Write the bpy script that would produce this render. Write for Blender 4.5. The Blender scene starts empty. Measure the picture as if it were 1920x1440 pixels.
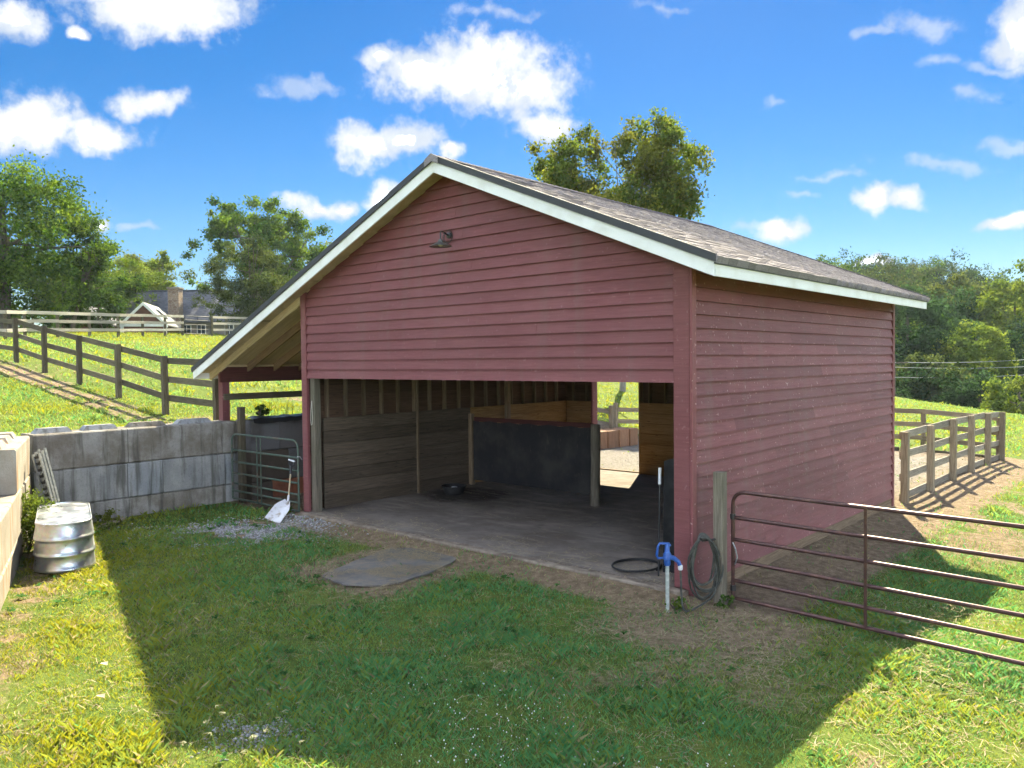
import bpy, bmesh, math, random
import numpy as np
from mathutils import Vector, Matrix
random.seed(7); np.random.seed(7)
S = bpy.context.scene
COL = S.collection
rad = math.radians

# ------------------------------------------------------------------ camera
CP = Vector((4.4021, -8.0294, 2.7076))
CR = Vector((0.74985938, 0.66151762, -0.01026394))
CU = Vector((-0.01148982, 0.02853262, 0.99952682))
CF = Vector((-0.66149746, 0.74938664, -0.02899617))
FPX = 1486.85                        # focal length in pixels of a 1920 px wide picture
cam = bpy.data.cameras.new('camera')
cam.sensor_width = 36.0
cam.lens = 36.0 * FPX / 1920.0
cam.clip_start = 0.05
cam.clip_end = 3000
cam_o = bpy.data.objects.new('camera', cam)
COL.objects.link(cam_o)
cam_o.matrix_world = Matrix(((CR.x, CU.x, -CF.x, CP.x), (CR.y, CU.y, -CF.y, CP.y), (CR.z, CU.z, -CF.z, CP.z), (0, 0, 0, 1)))
S.camera = cam_o

# ------------------------------------------------------------------ light and exposure
SUN_EL = rad(44.4)
SUN_DIR = Vector((-0.461, 0.91, 1.0)).normalized()      # towards the sun
SUN_ROT = math.atan2(SUN_DIR.x, SUN_DIR.y)              # clockwise from +Y
sun = bpy.data.lights.new('sun', 'SUN')
sun.energy = 3.1
sun.angle = rad(0.53)
sun.color = (1.0, 0.90, 0.63)
sun_o = bpy.data.objects.new('sun', sun)
COL.objects.link(sun_o)
sun_o.rotation_euler = SUN_DIR.to_track_quat('Z', 'Y').to_euler()
sun_o.location = (-20, 40, 45)
S.view_settings.view_transform = 'Standard'
S.view_settings.look = 'None'
S.view_settings.gamma = 1.0
S.view_settings.use_curve_mapping = False
S.view_settings.exposure = 2.6
S.cycles.use_denoising = True
S.cycles.max_bounces = 4
S.cycles.diffuse_bounces = 3
S.cycles.glossy_bounces = 2
S.cycles.transmission_bounces = 3
S.cycles.use_adaptive_sampling = True
S.cycles.adaptive_threshold = 0.03
S.cycles.transparent_max_bounces = 8
S.cycles.caustics_reflective = False
S.cycles.caustics_refractive = False

world = bpy.data.worlds.new('World')
S.world = world
world.use_nodes = True
wn, wl = world.node_tree.nodes, world.node_tree.links
for n in list(wn): wn.remove(n)
SKY_STRENGTH = 0.13
CLOUD_FILL = 6.4                          # cloud core radiance, raised far above sunlit cloud to fill the shade
world.cycles.sampling_method = 'MANUAL'
world.cycles.sample_map_resolution = 256
w_out = wn.new('ShaderNodeOutputWorld')
w_bg = wn.new('ShaderNodeBackground')
w_bg.inputs['Strength'].default_value = SKY_STRENGTH
wl.new(w_bg.outputs[0], w_out.inputs[0])
sky = wn.new('ShaderNodeTexSky')
sky.sky_type = 'NISHITA'
sky.sun_disc = False
sky.sun_elevation = SUN_EL
sky.sun_rotation = SUN_ROT
sky.air_density = 1.0
sky.dust_density = 0.15
sky.ozone_density = 3.0
sky.altitude = 300
hs = wn.new('ShaderNodeHueSaturation')
hs.inputs['Hue'].default_value = 0.506
hs.inputs['Saturation'].default_value = 1.45
hs.inputs['Value'].default_value = 0.165
wl.new(sky.outputs[0], hs.inputs['Color'])
# clouds: ellipses on the dome with noisy edges, plus denser added cloud out of view
geo = wn.new('ShaderNodeTexCoord')
def wmath(op, a, b=None, clamp=False):
    m = wn.new('ShaderNodeMath'); m.operation = op; m.use_clamp = clamp
    for i, v in enumerate((a, b)):
        if v is None: continue
        if isinstance(v, (int, float)): m.inputs[i].default_value = v
        else: wl.new(v, m.inputs[i])
    return m.outputs[0]
def wnoise(scale, detail, rough, vec):
    n = wn.new('ShaderNodeTexNoise')
    n.inputs['Scale'].default_value = scale; n.inputs['Detail'].default_value = detail; n.inputs['Roughness'].default_value = rough
    wl.new(vec, n.inputs['Vector'])
    return n
warp = wnoise(14, 3, 0.6, geo.outputs['Generated'])
vs = wn.new('ShaderNodeVectorMath'); vs.operation = 'SUBTRACT'; vs.inputs[1].default_value = (0.5, 0.5, 0.5)
wl.new(warp.outputs['Color'], vs.inputs[0])
vm = wn.new('ShaderNodeVectorMath'); vm.operation = 'MULTIPLY_ADD'
vm.inputs[1].default_value = (0.05, 0.05, 0.05)
wl.new(vs.outputs[0], vm.inputs[0]); wl.new(geo.outputs['Generated'], vm.inputs[2])
# flat chart of the dome about one fixed direction; clouds are placed in it
def wdot(v):
    d = wn.new('ShaderNodeVectorMath'); d.operation = 'DOT_PRODUCT'; d.inputs[1].default_value = v
    wl.new(vm.outputs[0], d.inputs[0]); return d.outputs['Value']
cz_ = wmath('MAXIMUM', wdot(CF), 0.05)
chart = wn.new('ShaderNodeCombineXYZ')
wl.new(wmath('DIVIDE', wdot(CR), cz_), chart.inputs[0]); wl.new(wmath('DIVIDE', wdot(CU), cz_), chart.inputs[1])
def ellipse(x, y, w, h):
    mp = wn.new('ShaderNodeVectorMath'); mp.operation = 'MULTIPLY_ADD'
    cx, cy = (x - 960) / FPX, -(y - 720) / FPX
    mp.inputs[1].default_value = (1 / w, 1 / h, 0); mp.inputs[2].default_value = (-cx / w, -cy / h, 0)
    wl.new(chart.outputs[0], mp.inputs[0])
    ln = wn.new('ShaderNodeVectorMath'); ln.operation = 'LENGTH'
    wl.new(mp.outputs[0], ln.inputs[0])
    return ln.outputs['Value']
PX = 1.0 / FPX
cum = [(790, 130, 80, 46), (900, 130, 130, 62), (985, 160, 80, 60), (705, 104, 34, 16), (1030, 240, 48, 28), (690, 275, 62, 36), (765, 258, 58, 32), (840, 280, 28, 16),
       (40, 235, 100, 52), (200, 255, 62, 34), (278, 190, 68, 24), (310, 15, 150, 52), (230, -10, 90, 30), (30, 40, 62, 32), (150, 65, 18, 12),
       (715, 370, 36, 30), (585, 388, 62, 22), (640, 388, 30, 14), (195, 420, 22, 13),
       (1640, 375, 38, 22), (1705, 376, 46, 18), (1465, 431, 50, 19), (1920, 60, 44, 60), (1885, 428, 50, 12), (1620, 492, 40, 9)]
wisp = [(1780, 118, 60, 14), (1880, 128, 70, 12), (1900, 268, 80, 14), (1830, 182, 38, 14), (1730, 40, 70, 26), (1505, 358, 40, 10), (1465, 188, 32, 9), (265, 428, 34, 9),
        (950, 15, 90, 14), (1240, 15, 60, 10), (1390, 430, 40, 14), (1770, 310, 110, 14), (1650, 60, 40, 10), (560, 170, 90, 18), (1560, 330, 60, 9)]
dens = None
for (x, y, w, h) in cum:
    e = ellipse(x, y, w * PX * 1.12, h * PX * 1.14)
    dens = e if dens is None else wmath('MINIMUM', dens, e)
dens = wmath('SUBTRACT', 1.0, dens)
rr = random.Random(3)
# denser noise clouds added outside the frame to brighten the shaded sides
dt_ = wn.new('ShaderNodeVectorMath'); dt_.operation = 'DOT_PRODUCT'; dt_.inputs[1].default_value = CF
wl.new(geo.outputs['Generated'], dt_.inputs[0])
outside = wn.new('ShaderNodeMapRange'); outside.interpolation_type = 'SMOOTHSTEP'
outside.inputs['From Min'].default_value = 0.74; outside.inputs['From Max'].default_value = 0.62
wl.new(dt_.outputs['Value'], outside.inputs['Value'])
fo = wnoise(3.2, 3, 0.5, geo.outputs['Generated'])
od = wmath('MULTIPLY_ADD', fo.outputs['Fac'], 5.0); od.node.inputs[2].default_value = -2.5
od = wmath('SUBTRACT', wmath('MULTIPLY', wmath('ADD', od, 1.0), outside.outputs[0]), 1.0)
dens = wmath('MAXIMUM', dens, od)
thin = None
for (x, y, w, h) in wisp:
    e = ellipse(x, y, w * PX * 1.2, h * PX * 1.3)
    thin = e if thin is None else wmath('MINIMUM', thin, e)
thin = wmath('SUBTRACT', 1.0, thin)
fb = wnoise(34, 7, 0.62, geo.outputs['Generated'])
def sstep(v, a, b, lo=0.0, hi=1.0):
    m = wn.new('ShaderNodeMapRange'); m.interpolation_type = 'SMOOTHSTEP'
    m.inputs['From Min'].default_value = a; m.inputs['From Max'].default_value = b
    m.inputs['To Min'].default_value = lo; m.inputs['To Max'].default_value = hi
    wl.new(v, m.inputs['Value'])
    return m.outputs[0]
nz = wmath('MULTIPLY', wmath('SUBTRACT', fb.outputs['Fac'], 0.5), 1.9)
d1 = wmath('ADD', dens, nz)
a1 = sstep(d1, -0.30, 0.50)
d2 = wmath('ADD', thin, wmath('MULTIPLY', nz, 1.5))
a2 = wmath('MULTIPLY', sstep(d2, 0.0, 1.0), 0.5)
alpha = wmath('MAXIMUM', a1, a2)
cc = wn.new('ShaderNodeMix'); cc.data_type = 'RGBA'
vup = wn.new('ShaderNodeVectorMath'); vup.operation = 'ADD'; vup.inputs[1].default_value = (0, 0, 0.02)
wl.new(geo.outputs['Generated'], vup.inputs[0])
fb3 = wnoise(15, 4, 0.55, vup.outputs[0])
cc.inputs[6].default_value = tuple(v / SKY_STRENGTH for v in (0.124, 0.137, 0.156)) + (1,)
cc.inputs[7].default_value = tuple(v / SKY_STRENGTH for v in (0.168, 0.172, 0.180)) + (1,)
wl.new(sstep(wmath('ADD', fb3.outputs['Fac'], wmath('MULTIPLY', d1, 0.10)), 0.40, 0.62), cc.inputs[0])
core = sstep(wmath('ADD', d1, wmath('MULTIPLY', wmath('SUBTRACT', fb3.outputs['Fac'], 0.5), 1.2)), 0.45, 1.15)
cadd = wn.new('ShaderNodeMix'); cadd.data_type = 'RGBA'
wl.new(wmath('POWER', core, 2.0), cadd.inputs[0]); wl.new(cc.outputs[2], cadd.inputs[6])
cadd.inputs[7].default_value = tuple(v / SKY_STRENGTH * CLOUD_FILL for v in (0.90, 1.0, 1.14)) + (1,)
cmix = wn.new('ShaderNodeMix'); cmix.data_type = 'RGBA'
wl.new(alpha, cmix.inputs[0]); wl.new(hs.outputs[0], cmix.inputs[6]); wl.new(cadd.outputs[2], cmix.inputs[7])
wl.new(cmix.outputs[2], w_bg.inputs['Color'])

# ------------------------------------------------------------------ materials
M = {}
class NT:
    def __init__(s, name):
        s.m = bpy.data.materials.new(name); s.m.use_nodes = True
        s.n, s.l = s.m.node_tree.nodes, s.m.node_tree.links
        s.b = s.n['Principled BSDF']; s.o = s.n['Material Output']
        M[name] = s.m
    def put(s, sock, v):
        if v is None: return
        if hasattr(v, 'is_output'): s.l.new(v, sock)
        elif isinstance(v, (tuple, list)) and len(v) == 3 and sock.type == 'RGBA': sock.default_value = (*v, 1)
        else: sock.default_value = v
    def coord(s, kind='Object', scale=(1, 1, 1), rnd=True):
        t = s.n.new('ShaderNodeTexCoord')
        mp = s.n.new('ShaderNodeMapping'); mp.inputs['Scale'].default_value = scale
        s.l.new(t.outputs[kind], mp.inputs['Vector'])
        if rnd:
            oi = s.n.new('ShaderNodeObjectInfo')
            mu = s.math('MULTIPLY', oi.outputs['Random'], 37.0)
            cb = s.n.new('ShaderNodeCombineXYZ')
            for k in range(3): s.l.new(mu, cb.inputs[k])
            s.l.new(cb.outputs[0], mp.inputs['Location'])
        return mp.outputs[0]
    def pos(s, scale=(1, 1, 1)):
        g = s.n.new('ShaderNodeNewGeometry')
        mp = s.n.new('ShaderNodeMapping'); mp.inputs['Scale'].default_value = scale
        s.l.new(g.outputs['Position'], mp.inputs['Vector'])
        return mp.outputs[0]
    def rand(s):
        return s.n.new('ShaderNodeObjectInfo').outputs['Random']
    def noise(s, vec, scale=5, detail=4, rough=0.55, dist=0.0):
        n = s.n.new('ShaderNodeTexNoise')
        n.inputs['Scale'].default_value = scale; n.inputs['Detail'].default_value = detail
        n.inputs['Roughness'].default_value = rough; n.inputs['Distortion'].default_value = dist
        s.l.new(vec, n.inputs['Vector']); return n.outputs['Fac']
    def voro(s, vec, scale=5, out='Distance', feat='F1'):
        n = s.n.new('ShaderNodeTexVoronoi'); n.feature = feat
        n.inputs['Scale'].default_value = scale; s.l.new(vec, n.inputs['Vector']); return n.outputs[out]
    def math(s, op, a, b=None, clamp=False):
        m = s.n.new('ShaderNodeMath'); m.operation = op; m.use_clamp = clamp
        s.put(m.inputs[0], a); s.put(m.inputs[1], b); return m.outputs[0]
    def ramp(s, v, a, b, lo=0.0, hi=1.0):
        m = s.n.new('ShaderNodeMapRange'); m.interpolation_type = 'SMOOTHSTEP'
        for k, q in zip(('From Min', 'From Max', 'To Min', 'To Max'), (a, b, lo, hi)): m.inputs[k].default_value = q
        s.l.new(v, m.inputs['Value']); return m.outputs[0]
    def mix(s, f, a, b, mode='MIX'):
        m = s.n.new('ShaderNodeMix'); m.data_type = 'RGBA'; m.blend_type = mode
        s.put(m.inputs[0], f); s.put(m.inputs[6], a); s.put(m.inputs[7], b); return m.outputs[2]
    def attr(s, name, out='Color'):
        a = s.n.new('ShaderNodeAttribute'); a.attribute_name = name; return a.outputs[out]
    def hsv(s, col, h=0.5, sat=1.0, v=1.0):
        m = s.n.new('ShaderNodeHueSaturation'); s.put(m.inputs['Hue'], h); s.put(m.inputs['Saturation'], sat); s.put(m.inputs['Value'], v)
        s.put(m.inputs['Color'], col); return m.outputs[0]
    def bump(s, h, strength=0.3, dist=0.01):
        b = s.n.new('ShaderNodeBump'); b.inputs['Strength'].default_value = strength; b.inputs['Distance'].default_value = dist
        s.l.new(h, b.inputs['Height']); s.l.new(b.outputs[0], s.b.inputs['Normal'])
    def set(s, col=None, rough=0.8, metal=0.0, spec=None):
        s.put(s.b.inputs['Base Color'], col); s.put(s.b.inputs['Roughness'], rough); s.put(s.b.inputs['Metallic'], metal)
        if spec is not None: s.put(s.b.inputs['Specular IOR Level'], spec)
        return s.m

def wood(name, dark, light, knots=0.0, green=0.0, rough=0.85, fleck=0.0, var=0.25):
    t = NT(name)
    uv = t.coord('UV', (1.2, 22, 1)); n1 = t.noise(uv, 2.2, 6, 0.65, 0.6)
    uv2 = t.coord('UV', (0.9, 3, 1)); n2 = t.noise(uv2, 1.6, 4)
    c = t.mix(t.ramp(n1, 0.3, 0.72), dark, light)
    c = t.mix(t.ramp(n2, 0.35, 0.75, 0, 0.55), c, tuple(v * 0.62 for v in light))
    if knots:
        kv = t.voro(t.coord('UV', (1.5, 6, 1)), 1.6)
        c = t.mix(t.ramp(kv, 0.05, 0.14, knots, 0), c, tuple(v * 0.35 for v in dark))
    if green:
        c = t.mix(t.ramp(t.noise(t.pos(), 1.7, 4), 0.45, 0.75, 0, green), c, (0.06, 0.075, 0.035))
    if fleck:
        fv = t.noise(t.coord('UV', (9, 22, 1)), 2.0, 2, 0.4)
        c = t.mix(t.ramp(fv, 0.70, 0.76, 0, fleck), c, (0.42, 0.28, 0.26))
    r = t.rand()
    c = t.hsv(c, 0.5, 1.0, t.math('ADD', t.math('MULTIPLY', r, 2 * var), 1.0 - var))
    t.bump(n1, 0.35, 0.004)
    return t.set(c, rough, spec=0.25)

# red barn paint
def paint_red(name, fleck):
    t = NT(name)
    uv = t.coord('UV', (1.4, 26, 1)); g = t.noise(uv, 2.0, 6, 0.65, 0.4)
    big = t.noise(t.pos((1, 1, 0.8)), 0.9, 5)
    c = t.mix(t.ramp(g, 0.3, 0.7), (0.165, 0.052, 0.055), (0.215, 0.074, 0.078))
    c = t.mix(t.ramp(big, 0.35, 0.72, 0, 0.5), c, (0.225, 0.092, 0.094))
    ln = t.noise(t.coord('UV', (0.7, 9, 1)), 2.2, 5)
    c = t.mix(t.ramp(ln, 0.58, 0.78, 0, 0.5), c, (0.155, 0.060, 0.060))
    if fleck:
        kv = t.voro(t.coord('UV', (1.5, 6, 1)), 1.9)
        c = t.mix(t.ramp(kv, 0.055, 0.10, fleck, 0), c, (0.40, 0.20, 0.18))
        kv2 = t.voro(t.coord('UV', (1.1, 5, 1)), 2.3)
        c = t.mix(t.ramp(kv2, 0.03, 0.085, fleck, 0), c, (0.075, 0.028, 0.028))
        fv = t.noise(t.coord('UV', (14, 9, 1)), 2.0, 2, 0.4)
        c = t.mix(t.ramp(fv, 0.685, 0.74, 0, fleck * 0.9), c, (0.42, 0.27, 0.26))
        st = t.noise(t.pos((2.5, 2.5, 0.25)), 1.4, 4)
        c = t.mix(t.ramp(st, 0.5, 0.8, 0, 0.45), c, (0.19, 0.115, 0.102))
    r = t.rand()
    vr = 0.30 if fleck > 0.5 else 0.10
    c = t.hsv(c, 0.5, 1.0, t.math('ADD', t.math('MULTIPLY', r, vr), 1.0 - vr / 2))
    t.bump(g, 0.4, 0.003)
    return t.set(c, 0.62, spec=0.3)
paint_red('paint_red_front', 0.25)
paint_red('paint_red_side', 0.8)
wood('wood_dark_red', (0.07, 0.022, 0.02), (0.11, 0.038, 0.034))
wood('wood_fence', (0.065, 0.054, 0.038), (0.175, 0.145, 0.10), 0.6, 0.5)
wood('wood_fence_pale', (0.14, 0.11, 0.075), (0.34, 0.28, 0.20), 0.7, 0.15)
wood('wood_fence_grey', (0.17, 0.145, 0.115), (0.36, 0.32, 0.265), 0.7, 0.0)
wood('wood_fence_far', (0.36, 0.31, 0.26), (0.58, 0.52, 0.45), 0.3)
wood('wood_stud', (0.13, 0.09, 0.055), (0.27, 0.20, 0.13), 0.5)
wood('wood_sheath', (0.075, 0.045, 0.03), (0.15, 0.09, 0.06), 0.5)
wood('wood_plank', (0.22, 0.12, 0.045), (0.42, 0.26, 0.11), 0.8, var=0.15)
wood('wood_plank_dark', (0.075, 0.058, 0.042), (0.165, 0.125, 0.09), 0.6)  # darker, greyer plank tone for the front stall
wood('wood_pale', (0.42, 0.32, 0.19), (0.62, 0.50, 0.33), 0.7)
wood('wood_rafter', (0.16, 0.10, 0.055), (0.30, 0.20, 0.12), 0.5)
wood('wood_log', (0.10, 0.085, 0.065), (0.22, 0.19, 0.145), 0.4, 0.25)
wood('wood_tie', (0.20, 0.10, 0.055), (0.38, 0.22, 0.13), 0.3)
wood('wood_skirt', (0.16, 0.11, 0.07), (0.33, 0.24, 0.16), 0.4)
wood('bark', (0.06, 0.05, 0.04), (0.16, 0.135, 0.11), 0.0)
wood('bark_pale', (0.20, 0.18, 0.15), (0.42, 0.40, 0.35), 0.0)

t = NT('white_paint')
n = t.noise(t.pos((1, 1, 1)), 3, 5)
c = t.mix(t.ramp(n, 0.4, 0.75), (0.82, 0.83, 0.83), (0.72, 0.72, 0.69))
t.set(c, 0.55)

t = NT('shingle')
g = t.noise(t.pos(), 160, 2, 0.7)
big = t.noise(t.pos(), 1.1, 4)
c = t.mix(t.ramp(g, 0.3, 0.7), (0.125, 0.112, 0.120), (0.345, 0.312, 0.33))
r = t.rand()
c = t.hsv(c, 0.5, 1.0, t.math('ADD', t.math('MULTIPLY', r, 0.4), 0.7))
c = t.mix(t.ramp(big, 0.4, 0.7, 0, 0.3), c, (0.26, 0.225, 0.225))
t.bump(g, 0.5, 0.004); t.set(c, 0.9, spec=0.2)
t = NT('shingle_field')
at_ = t.attr('tint')
g = t.noise(t.pos(), 160, 2, 0.7)
c = t.mix(t.ramp(g, 0.3, 0.7), (0.125, 0.112, 0.120), (0.345, 0.312, 0.33))
c = t.mix(1.0, c, at_, 'MULTIPLY')
t.bump(g, 0.5, 0.004); t.set(c, 0.9, spec=0.2)
t = NT('drip_edge'); t.set((0.045, 0.047, 0.055), 0.7)

t = NT('concrete_block')
p = t.pos()
n1 = t.noise(p, 2.2, 7, 0.62); n2 = t.noise(p, 34, 4, 0.6)
drip = t.noise(t.pos((5, 5, 0.5)), 1.5, 5, 0.6, 0.3)
r = t.rand()
c = t.mix(t.ramp(r, 0.35, 0.75), (0.185, 0.160, 0.132), (0.27, 0.285, 0.305))
c = t.mix(t.ramp(n1, 0.35, 0.72, 0, 0.7), c, (0.42, 0.41, 0.39))
c = t.mix(t.ramp(drip, 0.48, 0.68, 0, 0.72), c, (0.075, 0.068, 0.054))
c = t.mix(t.ramp(n2, 0.25, 0.5, 0.35, 0), c, (0.09, 0.085, 0.075))
t.bump(t.math('ADD', n2, t.math('MULTIPLY', n1, 0.8)), 0.55, 0.012); t.set(c, 0.92, spec=0.15)
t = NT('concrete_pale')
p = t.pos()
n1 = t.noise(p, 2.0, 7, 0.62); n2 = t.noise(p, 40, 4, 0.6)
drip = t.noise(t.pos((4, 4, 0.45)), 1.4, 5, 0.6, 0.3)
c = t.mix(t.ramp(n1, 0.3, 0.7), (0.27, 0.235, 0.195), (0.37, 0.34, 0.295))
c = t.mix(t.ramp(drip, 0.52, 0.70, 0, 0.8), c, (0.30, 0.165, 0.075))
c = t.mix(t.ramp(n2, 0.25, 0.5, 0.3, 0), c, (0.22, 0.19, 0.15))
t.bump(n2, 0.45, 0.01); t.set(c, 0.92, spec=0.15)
t = NT('concrete_shaded')  # shade under the lean-to put into the block colour
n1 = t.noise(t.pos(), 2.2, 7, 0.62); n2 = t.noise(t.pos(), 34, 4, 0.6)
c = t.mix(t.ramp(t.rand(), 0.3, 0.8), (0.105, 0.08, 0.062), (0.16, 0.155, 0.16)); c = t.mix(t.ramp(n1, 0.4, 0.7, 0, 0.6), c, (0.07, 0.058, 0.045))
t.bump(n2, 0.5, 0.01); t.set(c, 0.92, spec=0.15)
t = NT('concrete_red')
c = t.mix(t.ramp(t.noise(t.pos(), 4, 6), 0.35, 0.7), (0.22, 0.075, 0.04), (0.34, 0.13, 0.075)); t.set(c, 0.9)

t = NT('floor_concrete')
p = t.pos()
n1 = t.noise(p, 0.9, 7, 0.62); n2 = t.noise(p, 5, 6, 0.65); n3 = t.noise(p, 60, 3)
c = t.mix(t.ramp(n1, 0.35, 0.68), (0.15, 0.122, 0.104), (0.235, 0.205, 0.185))
c = t.mix(t.ramp(n2, 0.45, 0.7, 0, 0.55), c, (0.12, 0.098, 0.082))
g = t.n.new('ShaderNodeNewGeometry')
vd = t.n.new('ShaderNodeVectorMath'); vd.operation = 'DISTANCE'; vd.inputs[1].default_value = (-6.55, 2.95, 0.1)
t.l.new(g.outputs['Position'], vd.inputs[0])
spill = t.ramp(t.math('ADD', vd.outputs['Value'], t.math('MULTIPLY', n2, 0.7)), 0.95, 1.35, 0.85, 0)
c = t.mix(spill, c, (0.035, 0.028, 0.022))
st_ = t.noise(t.pos((1.0, 3.5, 1)), 1.3, 6, 0.6, 0.5)
c = t.mix(t.ramp(st_, 0.5, 0.72, 0, 0.55), c, (0.34, 0.30, 0.26))
t.bump(t.math('ADD', n2, t.math('MULTIPLY', n3, 0.4)), 0.4, 0.012); t.set(c, 0.88, spec=0.2)
t = NT('curb'); c = t.mix(t.ramp(t.noise(t.pos(), 6, 6), 0.35, 0.7), (0.15, 0.115, 0.085), (0.29, 0.24, 0.19)); t.set(c, 0.9)

t = NT('ground')
p = t.pos()
dirt = t.attr('dirt', 'Fac'); pale = t.attr('pale', 'Fac')
n1 = t.noise(p, 0.7, 6, 0.6); n2 = t.noise(p, 9, 6, 0.68); n3 = t.noise(p, 70, 3, 0.7); n4 = t.noise(p, 2.4, 5, 0.6)
gr = t.mix(t.ramp(n2, 0.3, 0.7), (0.075, 0.120, 0.022), (0.16, 0.22, 0.040))
gr = t.mix(t.ramp(n1, 0.4, 0.7, 0, 0.65), gr, (0.24, 0.26, 0.055))
gr = t.mix(t.ramp(n4, 0.58, 0.78, 0, 0.7), gr, (0.20, 0.165, 0.075))
gr = t.mix(t.ramp(n3, 0.35, 0.6, 0.5, 0), gr, (0.04, 0.06, 0.016))
so = t.mix(t.ramp(n2, 0.3, 0.72), (0.175, 0.125, 0.078), (0.36, 0.275, 0.185))
so = t.mix(t.ramp(n3, 0.35, 0.6, 0.5, 0), so, (0.10, 0.072, 0.045))
so = t.mix(pale, so, t.mix(t.ramp(n2, 0.3, 0.7), (0.17, 0.15, 0.13), (0.26, 0.24, 0.215)))
dd = t.ramp(t.math('ADD', dirt, t.math('MULTIPLY', t.math('SUBTRACT', n2, 0.5), 0.9)), 0.32, 0.62)
c = t.mix(dd, gr, so)
t.bump(t.math('ADD', n3, t.math('MULTIPLY', n2, 1.3)), 0.8, 0.03); t.set(c, 0.95, spec=0.1)

def leafmat(name, bright=1.0, trans=0.45, hue=0.492):
    t = NT(name)
    col = t.attr('tint')
    c = t.hsv(col, 0.5, 1.0, bright)
    d = t.n.new('ShaderNodeBsdfDiffuse'); t.put(d.inputs['Color'], c)
    tr = t.n.new('ShaderNodeBsdfTranslucent'); t.put(tr.inputs['Color'], t.hsv(c, hue, 1.15, 1.45))
    m1 = t.n.new('ShaderNodeMixShader'); m1.inputs[0].default_value = trans
    t.l.new(d.outputs[0], m1.inputs[1]); t.l.new(tr.outputs[0], m1.inputs[2])
    t.l.new(m1.outputs[0], t.o.inputs['Surface'])
    t.n.remove(t.b)
leafmat('grass_blades', 1.0, 0.48, 0.464)
leafmat('leaves', 1.0, 0.42)

t = NT('stone_gravel')
c = t.mix(1.0, (1, 1, 1), t.attr('tint'), 'MULTIPLY'); t.set(c, 0.9)
t = NT('rubber_mat')
n1 = t.noise(t.pos(), 3, 6, 0.65); n2 = t.noise(t.pos(), 60, 3)
c = t.mix(t.ramp(n1, 0.35, 0.7), (0.11, 0.105, 0.105), (0.19, 0.175, 0.155))
n5 = t.noise(t.pos(), 6, 6, 0.7)
c = t.mix(t.ramp(n5, 0.42, 0.62, 0, 0.75), c, (0.21, 0.17, 0.125))
c = t.mix(t.ramp(n2, 0.6, 0.72, 0, 0.5), c, (0.3, 0.25, 0.16))
t.bump(n2, 0.4, 0.006); t.set(c, 0.85)
t = NT('rubber_black'); c = t.mix(t.ramp(t.noise(t.pos(), 5, 5), 0.4, 0.7), (0.012, 0.012, 0.014), (0.032, 0.032, 0.034)); t.set(c, 0.7, spec=0.3)
t = NT('panel_black')
n1 = t.noise(t.pos(), 2, 6); c = t.mix(t.ramp(n1, 0.4, 0.7), (0.014, 0.014, 0.017), (0.042, 0.039, 0.037)); n7 = t.noise(t.pos((3, 3, 1)), 5, 6, 0.7); c = t.mix(t.ramp(n7, 0.56, 0.74, 0, 0.5), c, (0.10, 0.085, 0.07)); t.bump(n1, 0.3, 0.02); t.set(c, 0.75, spec=0.3)
t = NT('hose'); t.set(t.mix(t.ramp(t.noise(t.pos(), 14, 4), 0.4, 0.7), (0.035, 0.038, 0.032), (0.085, 0.085, 0.07)), 0.5)
t = NT('hose_black'); t.set((0.016, 0.016, 0.018), 0.5)
t = NT('blue_paint'); t.set(t.mix(t.ramp(t.noise(t.pos(), 30, 3), 0.45, 0.75), (0.018, 0.085, 0.34), (0.04, 0.15, 0.48)), 0.4)
t = NT('white_plastic'); t.set((0.75, 0.76, 0.78), 0.45)
t = NT('galvanized_pipe'); t.set(t.mix(t.ramp(t.noise(t.pos(), 25, 4), 0.4, 0.7), (0.38, 0.42, 0.40), (0.55, 0.58, 0.55)), 0.5, 0.3)
t = NT('galvanized')
vz = t.voro(t.pos(), 26, 'Color'); n1 = t.noise(t.pos(), 5, 5); n0 = t.noise(t.pos((1, 1, 1.6)), 1.8, 5, 0.6)
c = t.mix(t.ramp(n1, 0.35, 0.7), (0.52, 0.54, 0.56), (0.68, 0.69, 0.70)); c = t.mix(0.14, c, vz, 'MULTIPLY')
c = t.mix(t.ramp(n0, 0.55, 0.75, 0, 0.5), c, (0.34, 0.32, 0.28))
t.bump(n1, 0.15, 0.01); t.set(c, t.ramp(n1, 0.3, 0.7, 0.26, 0.46), 0.88)
t = NT('gate_brown')
n1 = t.noise(t.pos(), 12, 5); c = t.mix(t.ramp(n1, 0.45, 0.75), (0.085, 0.042, 0.040), (0.15, 0.075, 0.055)); t.set(c, 0.33, 0.35)
t = NT('gate_green')
n1 = t.noise(t.pos(), 9, 5); c = t.mix(t.ramp(n1, 0.5, 0.7), (0.07, 0.105, 0.08), (0.15, 0.115, 0.085)); t.set(c, 0.5, 0.2)
t = NT('metal_dark'); t.set((0.05, 0.05, 0.052), 0.4, 0.5)
t = NT('metal_grey'); t.set(t.mix(t.ramp(t.noise(t.pos(), 20, 4), 0.4, 0.7), (0.32, 0.34, 0.36), (0.52, 0.53, 0.55)), 0.42, 0.75)
t = NT('plastic_black'); t.set((0.018, 0.018, 0.02), 0.45)
t = NT('shovel_white')
n1 = t.noise(t.pos(), 12, 5); t.set(t.mix(t.ramp(n1, 0.5, 0.72), (0.66, 0.66, 0.70), (0.34, 0.29, 0.23)), 0.5, 0.1)
t = NT('rope'); t.set((0.6, 0.57, 0.5), 0.8)
t = NT('lamp_enamel'); t.set((0.10, 0.105, 0.10), 0.35, 0.3)
t = NT('bulb_glass'); t.set((0.75, 0.78, 0.76), 0.15)
t = NT('house_roof')
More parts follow.
